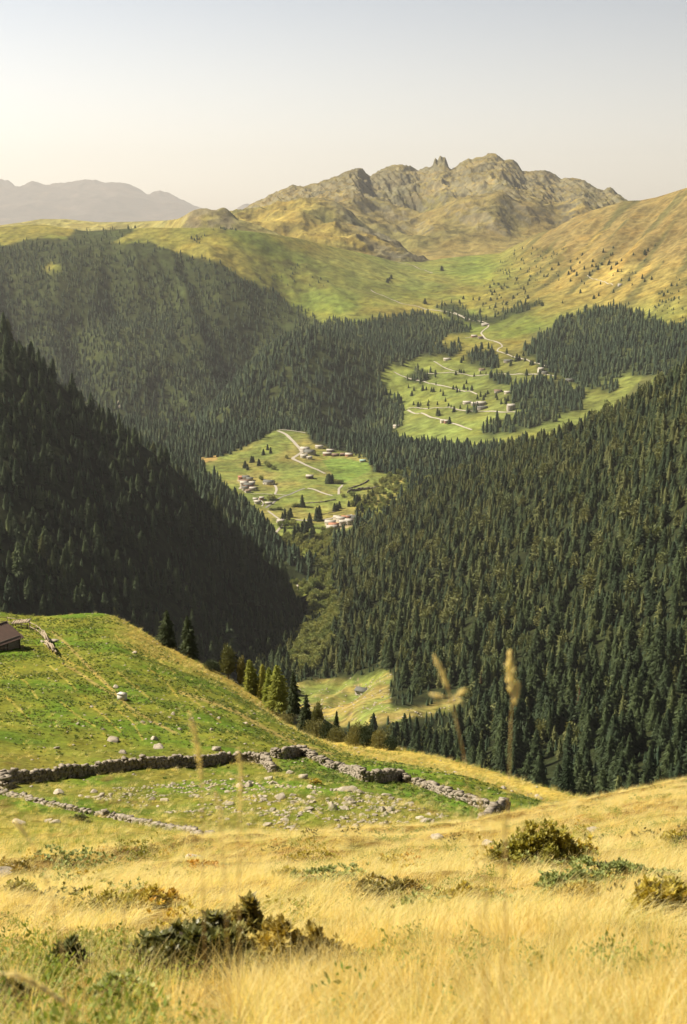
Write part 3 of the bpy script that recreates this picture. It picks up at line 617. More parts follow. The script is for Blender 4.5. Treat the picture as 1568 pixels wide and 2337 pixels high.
def tuft_mesh(name, mat, seed, n=26, h=1., spread=.22, lean=(.25, -.1), w=.012, curl=.5, segs=3):
    r = np.random.default_rng(seed); V = []; F4 = []; F3 = []; k = 0
    for i in range(n):
        a = r.uniform(0, 6.28); R = spread * math.sqrt(r.random()) * .6; x, y = R * math.cos(a), R * math.sin(a)
        hh = h * r.uniform(.45, 1.1); o = np.array([math.cos(a), math.sin(a)]) * spread * r.uniform(.2, 1.4) + np.array(lean) * r.uniform(.5, 1.6)
        b = a + r.uniform(-1.2, 1.2); sx, sy = math.cos(b + 1.57), math.sin(b + 1.57)
        for s in range(segs + 1):
            t = s / segs; ww = w * (1 - t * .85) * r.uniform(.85, 1.1)
            cx, cy, cz = x + o[0] * t**(1.6), y + o[1] * t**1.6, hh * (t - curl * .35 * t**3)
            V += [(cx - sx * ww, cy - sy * ww, cz), (cx + sx * ww, cy + sy * ww, cz)]
            if s: F4.append((k + 2 * s - 2, k + 2 * s - 1, k + 2 * s + 1, k + 2 * s))
        k += 2 * (segs + 1)
    return mesh_np(name, V, [F4], mat, shade_smooth=True)
def rock_mesh(name, mat, seed, flat=.6, ncut=9, sub=3):
    import bmesh
    r = np.random.default_rng(seed); bm = bmesh.new(); bmesh.ops.create_icosphere(bm, subdivisions=sub, radius=1)
    V = np.array([v.co[:] for v in bm.verts])
    for i in range(ncut):
        nrm = r.normal(size=3); nrm /= np.linalg.norm(nrm); d = r.uniform(.45, .8); e = V @ nrm - d
        V = V - np.where(e > 0, e, 0)[:, None] * nrm * .96
    V += .05 * np.stack([noise2(V[:, 0] * 3 + seed, V[:, 1] * 3 + V[:, 2] * 2 + i * 9) for i in range(3)], 1)
    V *= [1, r.uniform(.65, .95), flat]
    Fc = np.array([[v.index for v in f.verts] for f in bm.faces]); bm.free()
    me = mesh_np(name, V, [Fc], mat, shade_smooth=False); return me
# ------------------------------------------------------------------ scattering into one 'stuff' object
def scatter_stuff(name, P, scl, rot, protos, idx=None, tilt=None, seed=1):
    r = np.random.default_rng(seed); n = len(P); P = np.asarray(P, np.float32)
    me = bpy.data.meshes.new(name); me.vertices.add(n); me.vertices.foreach_set('co', P.ravel())
    scl = np.asarray(scl, np.float32)
    if scl.ndim == 1: scl = np.repeat(scl[:, None], 3, 1)
    rv = np.zeros((n, 3), np.float32); rv[:, 2] = rot
    if tilt is not None: rv[:, :2] = tilt
    if idx is None: idx = r.integers(0, len(protos), n)
    for nm, ty, dat, key in (('scl', 'FLOAT_VECTOR', scl, 'vector'), ('rot', 'FLOAT_VECTOR', rv, 'vector'), ('idx', 'INT', np.asarray(idx, np.int32), 'value')):
        me.attributes.new(nm, ty, 'POINT').data.foreach_set(key, dat.ravel())
    o = obj(name, me); o['kind'] = 'stuff'
    g = bpy.data.node_groups.new(name, 'GeometryNodeTree')
    g.interface.new_socket('Geometry', in_out='INPUT', socket_type='NodeSocketGeometry'); g.interface.new_socket('Geometry', in_out='OUTPUT', socket_type='NodeSocketGeometry')
    N, L = g.nodes, g.links; gi = N.new('NodeGroupInput'); go = N.new('NodeGroupOutput'); ip = N.new('GeometryNodeInstanceOnPoints')
    gg = N.new('GeometryNodeGeometryToInstance')
    for p in protos:
        po = bpy.data.objects.new(name + '_plant', p); oi = N.new('GeometryNodeObjectInfo'); oi.inputs[0].default_value = po
        L.new(oi.outputs['Geometry'], gg.inputs[0])
    def na(nm, ty):
        a = N.new('GeometryNodeInputNamedAttribute'); a.data_type = ty; a.inputs[0].default_value = nm; return a.outputs[0]
    L.new(gi.outputs[0], ip.inputs['Points']); L.new(gg.outputs[0], ip.inputs['Instance']); ip.inputs['Pick Instance'].default_value = True
    L.new(na('idx', 'INT'), ip.inputs['Instance Index']); L.new(na('rot', 'FLOAT_VECTOR'), ip.inputs['Rotation']); L.new(na('scl', 'FLOAT_VECTOR'), ip.inputs['Scale'])
    L.new(ip.outputs[0], go.inputs[0]); o.modifiers.new('scatter', 'NODES').node_group = g
    return o

# ------------------------------------------------------------------ plants: materials and prototypes
M_spruce = leaf_mat('spruce_needles', (.034, .054, .024), (.072, .098, .036), (.12, .13, .044), .2, .01, c3at=1.02)
M_spruce_far = leaf_mat('spruce_needles_far', (.036, .064, .034), (.072, .106, .048), (.12, .14, .058), .2, .004, c3at=.85)
M_dark = leaf_mat('spruce_needles_dark', (.026, .042, .018), (.055, .070, .026), None, .1, .02)
M_olive = leaf_mat('olive_needles', (.10, .125, .045), (.165, .17, .06), None, .2, .02)
M_brown = leaf_mat('dying_needles', (.10, .065, .03), (.16, .10, .05), None, .1, .05)
M_larch = leaf_mat('larch_needles', (.20, .245, .05), (.31, .31, .07), None, .45, .05)
M_pine = leaf_mat('pine_needles', (.12, .13, .045), (.22, .20, .07), None, .2, .05)
M_broad = leaf_mat('broadleaf', (.15, .19, .06), (.26, .27, .09), None, .3, .01)
M_bark = plain_mat('bark', (.11, .085, .06), (.05, .04, .03), 6)
CON_NEAR = [conifer_mesh('spruce_crown', M_spruce, 10 + i, 20 + i % 3, 9, .26 + .025 * (i % 3), 2, .03, .5 + .08 * (i % 2)) for i in range(6)]
CON_STUFF = [conifer_mesh('spruce', M_spruce, 30 + i, 13, 7, .26 + .025 * (i % 4), 1, .03, .5 + .07 * (i % 2)) for i in range(5)]
CON_STUFF += [conifer_mesh('spruce', M_olive, 40, 12, 6, .27, 1, .05, .5), conifer_mesh('spruce', M_olive, 41, 14, 7, .2, 1, .05, .6), leafy_mesh('spruce', M_olive, 42, 300, .12, [(0, 0, .5, .2, .45), (.06, 0, .35, .24, .25)], .5)]
CON_FAR = [conifer_mesh('spruce_far', M_spruce_far, 50 + i, 9, 6, .25 + .02 * (i % 3), 0, .02, .62) for i in range(5)]
BROAD = [leafy_mesh('broadleaf', M_broad, 70 + i, 420, .13, [(0, 0, .5, .3, .42), (.15, .1, .4, .25, .3), (-.15, -.05, .45, .24, .3), (0, -.15, .62, .2, .26)]) for i in range(4)]
TRUNK = trunk_mesh('trunk', M_bark, .45, .014, 1)
TRUNK_B = trunk_mesh('trunk', M_bark, .6, .022, 2, 6)

def make_tree(name, p, h, label, group, crown, trunk, cat='tree', rz=None, wide=1.):
    e = bpy.data.objects.new(name, None); COL.objects.link(e); e.location = p; e.scale = (h * wide, h * wide, h)
    e.rotation_euler = (0, 0, random.uniform(0, 6.28) if rz is None else rz); e.empty_display_size = .1
    tag(e, label, cat, group)
    obj('trunk', trunk, e); obj('crown', crown, e); return e

# ------------------------------------------------------------------ woods
def vis_mask(P, h, walls):
    """rough test: is the upper half of a tree above the nearer skylines"""
    px, py, _ = project(P + np.array([0, 0, 1.]) * (h * .6)[:, None]); ok = (px > -5) & (px < 1573) & (py > 0) & (py < 2337)
    for w in walls:
        ok &= py < np.interp(px, w[0], w[1])
    return ok
def skyline(p): k = p.nvis - 1; return p.px[k], p.py[k]
SK_M, SK_F = skyline(meadow), skyline(fore); SK_R, SK_L = skyline(right), skyline(left)
# right slope
dm = np.where(glade, 0, 1.) * sstep(1.12, 1.0, right.T)
bankm = inpoly([(690, 1540), (652, 1520), (690, 1440), (705, 1380), (735, 1290), (765, 1270), (755, 1330), (775, 1400), (755, 1470), (720, 1530)], right.px, right.py)
gap = sstep(-.5, -.15, fbm(right.X / 40, right.Y / 40, 3))
Pr, _ = right.scatter(dm * .0084 * (.35 + .65 * gap) * ~bankm, seed=11); hr = np.clip(np.random.default_rng(1).normal(16.5, 4.6, len(Pr)), 6, 28) * sstep(3300, 400, Pr[:, 1])**.15
NOTREE = [(750, 1640), (880, 1600), (1058, 1575), (1075, 1640), (1000, 1675), (880, 1695), (760, 1700)]
keep = ~(inpoly(GLADE, *project(Pr)[:2]) | inpoly(NOTREE, *project(Pr)[:2]))
Pr, hr = Pr[keep], hr[keep]
# left slopes
Pl, _ = left.scatter(.0060 * (.5 + .5 * sstep(-.5, 0, fbm(left.X / 50, left.Y / 50, 3))), seed=12); hl = np.clip(np.random.default_rng(2).normal(16, 4.5, len(Pl)), 6, 30)
Plb, _ = leftb.scatter(.007, seed=13); hlb = np.clip(np.random.default_rng(3).normal(18, 4, len(Plb)), 8, 27)
# the biggest in view stand as individual trees
cand = np.where(vis_mask(Pr, hr, [SK_M, SK_F]))[0]
app = hr[cand] / Pr[cand, 1]; cand = cand[np.argsort(-app)[:296]]
sel = np.zeros(len(Pr), bool); sel[cand] = True
WZ = [('dark spruce at the foot of the dense wood, right of the tallest seed head', lambda x, y: (x > 1165)),
      ('dark spruce at the foot of the wood between the two tallest seed heads', lambda x, y: (x > 1010) & (x <= 1165)),
      ('dark spruce at the foot of the wood left of both tall seed heads', lambda x, y: x <= 1010)]
cx_, cy_, _ = project(Pr[cand])
for k, i in enumerate(cand):
    for lab, f in WZ:
        if f(cx_[k], cy_[k]): break
    make_tree('spruce_tree', Pr[i] - np.array([0, 0, .4]), hr[i], lab, 'spruces along the foot of the right-hand wood', CON_NEAR[k % 6], TRUNK, wide=random.uniform(.85, 1.2))
def wood(name, P, h, protos, seed, cat=None, wmin=.9, wmax=1.4):
    r = np.random.default_rng(seed); s = np.stack([h * r.uniform(wmin, wmax, len(h))] * 2 + [h], 1)
    idx = r.choice(len(protos), len(h), p=None if protos is not CON_STUFF else [.182] * 5 + [.03] * 3)
    return scatter_stuff(name, P - np.array([0, 0, .5]), s, r.uniform(0, 6.28, len(h)), protos, idx, seed=seed, tilt=r.normal(0, .03, (len(h), 2)))
w = wood('spruce_wood', Pr[~sel], hr[~sel], CON_STUFF, 21); tag(w, 'dense spruce wood covering the steep right-hand slope', 'wood')
Pu, _ = right.scatter(dm * .010 * ~bankm, seed=51); hu = np.random.default_rng(51).uniform(3, 8, len(Pu)); ku = ~(inpoly(GLADE, *project(Pu)[:2]))
u = wood('young_growth', Pu[ku], hu[ku], CON_FAR, 52); tag(u, 'young spruces filling the gaps of the right-hand wood', 'young trees')
Pu, _ = left.scatter(.008, seed=53); u = wood('young_growth', Pu, np.random.default_rng(53).uniform(3, 8, len(Pu)), CON_FAR, 54); tag(u, 'young spruces filling the gaps of the left-hand wood', 'young trees')
w = wood('spruce_wood', Pl, hl, CON_STUFF[:5], 22); tag(w, 'shaded spruce wood on the steep left-hand slope', 'wood')
w = wood('spruce_wood', Plb, hlb, CON_FAR, 23); tag(w, 'sunlit strip of spruce wood on the second ridge beside the village', 'wood')
# far woods
dens = np.where(wood_far | wood_east, .0068, 0.) + np.where(clus, .006, 0) * (1 - .65 * (mid.py < 750))
gapm = sstep(-.55, -.2, fbm(mid.X / 70, mid.Y / 70, 3)); topthin = .12 + .88 * sstep(545, 545 + 90 * sstep(200, 380, mid.px) + 40, mid.py)
dens = dens * (.3 + .7 * gapm) * topthin
Pm, _ = mid.scatter(dens, seed=14)
hm = np.clip(np.random.default_rng(4).normal(18, 4, len(Pm)), 7, 28) * (.62 + .38 * sstep(5200, 3600, Pm[:, 1]))
w = wood('spruce_wood', Pm, hm, CON_FAR, 24); tag(w, 'far spruce woods on the hills round the terraced meadows', 'wood')
sd = (shr[0] * .0022 + shr[1] * .006 + shr[2] * .0011 + shr[3] * .0025) * sstep(-.25, .2, fbm(mid.X / 45, mid.Y / 45, 3))
sd = sd + sstep(.12, .4, streak) * .0006 * sstep(1150, 1300, mid.px) * (mid.py > 560)
Ps, _ = mid.scatter(sd, seed=15); hs_ = np.random.default_rng(5).uniform(4, 11, len(Ps))
w = wood('scrub', Ps, hs_, CON_FAR, 25, wmin=1.2, wmax=2.0); tag(w, 'dark scrub and small trees dotted over the high pastures', 'scrub')
# valley bottom thicket of broadleaved bushes
bk = np.where(bankm, .02, 0.) + np.where(glade & (fbm(right.X / 20, right.Y / 20, 3) > .35), .0008, 0)
Pb, _ = right.scatter(bk, seed=16); hb_ = np.random.default_rng(6).uniform(5, 13, len(Pb))
vt = inpoly([(610, 1235), (680, 1225), (760, 1215), (760, 1300), (700, 1460), (640, 1300)], valley.px, valley.py)
vs = inpoly([(800, 1150), (850, 1120), (880, 1085), (930, 1075), (980, 1100), (900, 1180), (830, 1215), (815, 1200)], valley.px, valley.py)
vr = ~vmask & ~vt
Pv, _ = valley.scatter(np.where(vt, .009, 0) + np.where(vs, .005, 0), seed=17); hv = np.random.default_rng(7).uniform(5, 13, len(Pv))
w = wood('thicket', np.concatenate([Pb, Pv]), np.concatenate([hb_, hv]), BROAD, 26, wmin=.9, wmax=1.5); tag(w, 'pale green thicket of broadleaved trees along the valley stream', 'thicket')
Pv, _ = valley.scatter(np.where(vr, .006, 0) * (valley.py < 1120) + np.where(vr, .005, 0) * (valley.py >= 1120), seed=18); hv = np.random.default_rng(8).normal(18, 4, len(Pv)).clip(8, 27)
w = wood('spruce_wood', Pv, hv, CON_FAR, 27); tag(w, 'spruce wood closing round the village meadows', 'wood')
# ------------------------------------------------------------------ foreground and meadow grass
M_gold = leaf_mat('dry_grass', (.70, .61, .28), (.86, .78, .42), (.50, .50, .18), .5, .8, .6, 0, .75)
M_gold2 = leaf_mat('ochre_grass', (.70, .54, .18), (.84, .68, .28), (.50, .46, .14), .5, .8, .6)
M_green = leaf_mat('green_grass', (.18, .25, .05), (.30, .34, .08), (.45, .40, .13), .35, .3)
M_dock = leaf_mat('dock_leaves', (.10, .15, .03), (.17, .21, .044), (.24, .24, .06), .25, .12, .5)
TUFT = [tuft_mesh('grass_tuft', [M_gold, M_gold, M_gold2, M_gold][i % 4], 100 + i, 34, 1., .5, (.55, -.18), .008, .75) for i in range(5)]
TUFT_N = [tuft_mesh('near_tuft', [M_gold2, M_gold][i % 2], 120 + i, 32, 1., .42, (.3, -.1), .0055, .55, 4) for i in range(4)]
TUFT_G = [tuft_mesh('green_tuft', M_green, 110 + i, 22, 1., .4, (.15, 0), .012, .5) for i in range(3)]
DOCK = [leafy_mesh('dock', M_dock, 140 + i, 16, .55, [(0, 0, .25, .5, .3)], .6, .1) for i in range(4)]
HERB = [leafy_mesh('herb', M_green, 150 + i, 60, .12, [(0, 0, .3, .5, .4)], .5, .5) for i in range(3)]
def grass(name, Pp, smin, smax, protos, seed, label, cat='grass', idx=None, hz=1., spin=.7):
    r = np.random.default_rng(seed); n = len(Pp); s = r.uniform(smin, smax, n); sc = np.stack([s, s, s * hz * r.uniform(.7, 1.25, n)], 1)
    o = scatter_stuff(name, Pp - np.array([0, 0, .02]), sc, r.normal(0, spin, n), protos, idx, seed=seed); return tag(o, label, cat)
yy = fore.Y
df = np.where(yy < 4.5, 330, np.where(yy < 9, 190, np.where(yy < 20, 80, 36)))
cl = fbm(fore.X / .9, fore.Y / .9, 3)
df = np.where((fore.px < 520) & (fore.py > 2120), df * .22, df)
df = df * (.2 + .8 * sstep(-.35, .15, cl))
side = np.where((fore.px > -150) & (fore.px < 1720), 1., np.where(fore.Y < 16, .45, .25))
Pf, _ = fore.scatter(df * side, seed=31, pxr=(-1300, 2900), extra_rows=5)
Pf = Pf[Pf[:, 1] > 1.7]
nearm = Pf[:, 1] < 7
grass('dry_grass', Pf[~nearm], .12, .27, TUFT, 32, 'pale golden dry grass waving over the foreground slope')
grass('dry_grass', Pf[nearm], .10, .26, TUFT_N, 33, 'out of focus ochre grass filling the bottom of the picture', spin=3)
gd = np.where((yy > 2) & (yy < 34), 45, 0) * sstep(.1, .4, fbm(fore.X / 1.7 + 40, fore.Y / 1.7, 3))
gd = gd + np.where(yy < 7, 80, 0) * sstep(500, 200, fore.px) * sstep(2050, 2250, fore.py)
Pg, _ = fore.scatter(gd * side, seed=34, pxr=(-900, 2500))
Pg = Pg[Pg[:, 1] > 1.9]
grass('ground_herbs', Pg, .10, .22, HERB, 35, 'small green herbs growing between the dry grass tussocks', 'plants', spin=3)
SPRIG = []
# meadow
pm_, tm = meadow.px, meadow.T
green_area = np.clip(1 - crest - flank, 0, 1) * sstep(.28, .36, tm)
dd = (7 * sstep(-.25, .25, fbm(meadow.X / 5, meadow.Y / 5, 4)) + .25) * green_area * sstep(.42, .6, tm) + 5 * inpoly(NETTLE, meadow.px, meadow.py) + .35 * green_area
Pd, _ = meadow.scatter(dd, seed=36, pxr=(-100, 1650), extra_rows=2)
grass('dock_plants', Pd, .10, .25, DOCK, 37, 'low broad leaved green plants carpeting the walled meadow', 'plants', hz=1., spin=3)
dg = 2.2 * np.clip(crest + flank, 0, 1) + .5 * green_area + 3.5 * sstep(.34, .22, tm) + .8 * sstep(.5, .36, tm)
Pt, _ = meadow.scatter(dg, seed=38, pxr=(-100, 1650), extra_rows=4)
grass('meadow_grass', Pt, .22, .5, TUFT + TUFT_G, 39, 'short yellow tussock grass on the crest and edges of the meadow', idx=np.random.default_rng(5).choice(8, len(Pt), p=[.15] * 5 + [.25 / 3] * 3))

# ------------------------------------------------------------------ stones
M_rock = plain_mat('granite', (.50, .43, .33), (.24, .21, .16), 2.2, .9, .06, .2, .1, 8)
ROCKS = [rock_mesh('boulder', M_rock, 200 + i, [.45, .6, .75, .5][i % 4]) for i in range(8)]
def boulder(px, py, w, label, group=None, k=None, patch=None, rz=None, hf=1.):
    patch = patch or meadow; p = patch.at_px(px, py)[0]; s = w * p[1] / F * .6
    k = rng.integers(0, 8) if k is None else k
    o = obj('boulder', ROCKS[k], None, (p[0], p[1], p[2] + s * .12), (rng.uniform(-.25, .25), rng.uniform(-.25, .25), rng.uniform(0, 6.28) if rz is None else rz))
    o.scale = (s, s, s * hf); return tag(o, label, 'boulder', group)
BL = [(793, 1806, 44, 'large flat-topped pale boulder below the curved dark wall section', 1), (813, 1890, 26, 'rounded pale boulder just above the golden grass edge', 2), (134, 1812, 26, 'squarish pale boulder below the left end of the long wall', 2),
      (44, 1879, 32, 'brown mossy boulder near the left picture edge', 1), (108, 1876, 26, 'pale boulder paired with a darker one left of the low ruined wall', 0), (126, 1879, 26, 'dark half of the boulder pair below the low ruined wall', 1),
      (347, 1826, 19, 'lone light boulder left of the double stones in the stony meadow', 2), (376, 1828, 20, 'boulder with a dark split side in the middle of the stony meadow', 1), (548, 1797, 22, 'left one of two touching white boulders below the wall end', 2), (566, 1795, 24, 'taller right one of two touching white boulders below the wall end', 2),
      (612, 1779, 27, 'smooth pale boulder below the broken wall corner', 0), (690, 1775, 30, 'boulder with long shadow between the two wall arcs', 1), (662, 1765, 18, 'small boulder left of the long-shadowed one between the wall arcs', 2), (520, 1836, 34, 'flat slab boulder among pebbles under the wall', 0),
      (352, 1688, 20, 'upright stone of the group above the long wall', 2), (260, 1692, 32, 'low stone heap boulder above the long wall', 0), (362, 1707, 34, 'flat pale stone close above the long wall', 0), (281, 1718, 24, 'single pale slab lying above the long wall', 0), (128, 1708, 19, 'small stone on the plain green meadow above the left wall end', 0),
      (492, 1711, 28, 'dark-edged boulder above the raised stretch of the long wall', 1), (306, 1491, 13, 'lone rock with shadow high on the green spur', 1), (264, 1570, 16, 'grey rock beside the trodden path', 2), (326, 1650, 13, 'white stone below the path end', 2), (395, 1631, 13, 'white square stone on the spur slope right of the path', 2),
      (410, 1665, 10, 'tiny pale stone on the middle of the spur slope', 2), (500, 1640, 11, 'small rock right of the white stone on the spur slope', 1), (560, 1652, 16, 'grey stone near the dry flank of the spur', 0), (812, 1694, 12, 'stone on the dry flank below the shrubs', 1), (1040, 1764, 13, 'rock on the yellow right flank of the meadow', 0), (1150, 1800, 14, 'rock on the right flank crest below the wood', 2),
      (1230, 1822, 22, 'rock at the low end of the flank crest', 1), (800, 1836, 30, 'angular boulder in the middle of the stone scatter', 1), (760, 1846, 26, 'tilted boulder in the stone scatter left of the angular one', 2), (870, 1852, 24, 'pointed boulder below the walled nettle patch', 2), (960, 1868, 24, 'boulder at the lower right of the stone scatter', 0), (700, 1850, 34, 'long low slab in the stone scatter', 0), (640, 1822, 34, 'ragged slab on the upper left of the stone scatter', 0), (790, 1752, 12, 'stone lying against the curved wall', 2)]
for px_, py_, w_, lab, k_ in BL: boulder(px_, py_, w_, lab, None, [k_, k_ + 4][k_ % 2 == 1] if k_ < 4 else k_)
boulder(1362, 1899, 46, 'broad white rock lying in golden grass above the rounded bush', None, 0, fore); boulder(445, 1962, 46, 'half-buried pale rock in golden grass left of centre', None, 4, fore)
boulder(5, 1992, 56, 'pale rock cut by the left picture edge', None, 1, fore); boulder(1000, 1913, 34, 'low tan rock at the golden grass edge', None, 0, fore); boulder(1113, 1928, 40, 'buried tan stone in the grass left of the rounded bush', None, 4, fore)
boulder(270, 2040, 36, 'grey stone sunk in grass behind the near shrub', None, 0, fore); boulder(100, 2010, 44, 'broken stones in the grass near the left edge', None, 4, fore)
STONY = [(380, 1790), (560, 1770), (640, 1790), (760, 1800), (880, 1815), (980, 1850), (1080, 1885), (900, 1895), (700, 1900), (560, 1890), (430, 1870), (300, 1840), (140, 1810)]
n = 0; r_ = np.random.default_rng(77)
while n < 215:
    x_, y_ = r_.uniform(60, 1130), r_.uniform(1770, 1897)
    if not inpoly(STONY, np.array([x_]), np.array([y_]))[0]: continue
    if r_.random() > .35 + .65 * sstep(520, 760, x_): continue
    boulder(x_, y_, r_.uniform(6, 13) if r_.random() < .72 else r_.uniform(13, 25), 'pale granite boulder scattered in the stony part of the walled meadow', 'boulders scattered over the stony meadow', hf=r_.uniform(.7, 1.3)); n += 1
for i in range(36):
    x_, y_ = r_.uniform(60, 640), r_.uniform(1610, 1710)
    if y_ > 1690 - .1 * (x_ - 300): continue
    boulder(x_, y_, r_.uniform(5, 12), 'small pale stone lying on the green slope above the long wall', 'stones on the slope above the wall')
gm = inpoly(GLADE, right.px, right.py)
Pk, _ = meadow.scatter(6 * inpoly(STONY, meadow.px, meadow.py) * sstep(-.2, .3, fbm(meadow.X / 4, meadow.Y / 4, 3)) + .12 * sstep(.3, .36, tm), seed=41, pxr=(-60, 1620))
PEB = [rock_mesh('stone', M_rock, 230 + i, .5, 6, 1) for i in range(4)]
o = scatter_stuff('small_stones', Pk, np.random.default_rng(9).uniform(.05, .22, len(Pk)), np.random.default_rng(8).uniform(0, 6, len(Pk)), PEB); tag(o, 'small loose stones strewn over the meadow', 'stones')
Pk, _ = right.scatter(.012 * gm, seed=42); o = scatter_stuff('glade_stones', Pk, np.random.default_rng(9).uniform(.5, 1.6, len(Pk)), np.random.default_rng(8).uniform(0, 6, len(Pk)), PEB); tag(o, 'stones lying in the small clearing beyond the spur', 'stones')

# ------------------------------------------------------------------ dry stone walls
M_wall = plain_mat('wall_stone', (.40, .345, .27), (.12, .10, .075), 5., .9, .05, 0, .1, 8)
def stone_wall(pts, h, thick, label, course=.14, lean=0, ruin=0., seed=0):
    r = np.random.default_rng(seed); G = meadow.at_px([p[0] for p in pts], [p[1] for p in pts]); b = MB()
    hs_ = np.array([p[2] if len(p) > 2 else 1. for p in pts]) * h
    seg = np.hypot(*np.diff(G[:, :2], axis=0).T); s = np.concatenate([[0], np.cumsum(seg)])
    def at(t): return np.array([np.interp(t, s, G[:, i]) for i in range(2)] + [np.interp(t, s, hs_)])
    zz = lambda x, y: meadow.height(x, y)[0]
    t = 0
    while t < s[-1]:
        dt = r.uniform(.16, .36) ; c = at(t + dt / 2); e = at(min(t + dt, s[-1])) - at(max(t, 0)); ang = math.atan2(e[1], e[0]); nx, ny = -math.sin(ang), math.cos(ang)
        z0 = zz(c[0], c[1]) - .1; H = c[2] * r.uniform(.85, 1.12); k = max(1, int(round((H + .1) / course)))
        b.box((c[0], c[1], z0 + (H) / 2), (dt * 1.02, thick * .55, H), ang)
        for lvl in range(k):
            for side in (-1, 1):
                if ruin and r.random() < ruin: continue
                th = thick * (1 - .25 * lvl / k); off = side * (th * .28) + r.uniform(-.06, .06); sz = (dt * r.uniform(.75, 1.15), th * .52 * r.uniform(.8, 1.2), course * r.uniform(.85, 1.35))
                b.box((c[0] + nx * off + r.uniform(-.05, .05), c[1] + ny * off, z0 + course * (lvl + .5)), sz, ang + r.uniform(-.2, .2), jit=.04)
        if r.random() < .9: b.box((c[0] + r.uniform(-.08, .08), c[1] + r.uniform(-.1, .1), z0 + course * k + .07), (dt * r.uniform(.7, 1.2), thick * r.uniform(.6, 1.05), r.uniform(.1, .18)), ang + r.uniform(-.4, .4), jit=.06)
        t += dt
    return tag(obj('stone_wall', b.mesh('stone_wall', M_wall)), label, 'wall')
stone_wall([(-150, 1812), (-40, 1796), (0, 1790), (40, 1784), (120, 1778), (200, 1768), (280, 1758), (352, 1752), (400, 1750), (452, 1750), (480, 1746), (516, 1738), (560, 1738), (600, 1742), (612, 1750), (622, 1762, .6)], .62, .45, 'long dry stone wall with shadowed face crossing the meadow', seed=1)
stone_wall([(0, 1790), (12, 1797, .9), (22, 1802, .6)], .8, .8, 'short broken wall stub at the left end of the long wall', seed=2)
stone_wall([(624, 1722, .5), (632, 1730, .9), (648, 1732), (668, 1728), (690, 1722, .8), (710, 1730, .6), (732, 1741, .5), (757, 1753, .5)], .72, .55, 'small curved stone wall arc right of the gap', ruin=.15, seed=3)
stone_wall([(750, 1752, .5), (780, 1760, .7), (812, 1770, .8), (830, 1783), (858, 1785), (890, 1782), (918, 1781, .7), (930, 1786, .4)], .72, .55, 'curved dark stone wall section in the middle of the enclosure', seed=4)
stone_wall([(945, 1788, .8), (990, 1806), (1030, 1820), (1070, 1832), (1110, 1848), (1150, 1854)], .42, .5, 'sloping stone wall running down to the corner', ruin=.2, seed=5)
stone_wall([(1152, 1856, 1.1), (1140, 1868), (1122, 1880), (1100, 1893)], .75, .55, 'short end wall returning towards the viewer at the corner', seed=6)
stone_wall([(-30, 1806, .7), (20, 1816, .7), (70, 1828, .6), (110, 1838, 1), (160, 1848, 1), (220, 1861, 1.1), (280, 1872, .9), (340, 1884, .8), (400, 1896, .7), (480, 1912, .6)], .18, .34, 'low ruined line of stones slanting below the long wall', .2, ruin=.3, seed=7)

# ------------------------------------------------------------------ alpine hut, fence, timber
M_roof = plain_mat('roof_sheet', (.17, .11, .085), (.12, .08, .065), 2, .6, 0, 0, .3)
M_wood = plain_mat('weathered_wood', (.42, .34, .24), (.22, .17, .12), 9, .85, .01)
M_dwood = plain_mat('dark_wood', (.11, .08, .055), (.06, .045, .03), 7, .9)
def corrug(a, b, c, d, n, amp):
    """ridged sheet between edge a-b (ridge) and d-c (eave)"""
    a, b, c, d = map(np.array, (a, b, c, d)); nrm = np.cross(b - a, d - a); nrm = nrm / np.linalg.norm(nrm); V = []; F4 = []
    for i in range(n * 2 + 1):
        t = i / (n * 2); o = nrm * (amp if i % 2 else -amp); V += [a + (b - a) * t + o, d + (c - d) * t + o]
        if i: F4.append((2 * i - 2, 2 * i, 2 * i + 1, 2 * i - 1))
    k = len(V); V += [v - nrm * .06 for v in V]; F4 += [tuple(k + j for j in f[::-1]) for f in F4]
    e = n * 4; F4 += [(0, 1, k + 1, k), (e + 1, e, k + e, k + e + 1)]
    return V, F4
gp = meadow.at_px(45, 1478)[0]
hut = bpy.data.objects.new('alpine_hut', None); COL.objects.link(hut); hut.location = gp; tag(hut, 'low alpine hut with brown sheet roof at the left picture edge', 'hut')
L_, wd, he, hr_ = 9., 2.15, 1.45, 2.65
ea = np.array([-.50, -.866]); pa = np.array([.866, -.5])
def hp(u, v, z): return np.array([*(ea * u - pa * (wd - v)), z])       # u along the ridge towards the viewer, v across, corner at the right wall end
b = MB()
for (u0, v0, u1, v1) in ((0, wd, L_, wd), (0, -wd, L_, -wd)):
    A, B = hp(u0, v0, 0), hp(u1, v1, 0); c = (A + B) / 2; b.box((c[0], c[1], he / 2 - .4), (L_, .3, he + .8), math.atan2(ea[1], ea[0]))
for u in (0.12, L_ - .12):
    A, B = hp(u, -wd, -.6), hp(u, wd, -.6); V = []
    for du in (-.12, .12): V += [hp(u + du, -wd + .16, -.7), hp(u + du, wd - .16, -.7), hp(u + du, wd - .16, he), hp(u + du, 0, hr_ - .12), hp(u + du, -wd + .16, he)]
    b.add(V, [(0, 1, 6, 5), (1, 2, 7, 6), (2, 3, 8, 7), (3, 4, 9, 8), (4, 0, 5, 9), (0, 4, 2, 1), (5, 6, 7, 9)], [(4, 3, 2), (7, 8, 9)])
obj('wall', b.mesh('wall', plain_mat('hut_wall', (.20, .17, .13), (.09, .075, .055), 6)), hut)
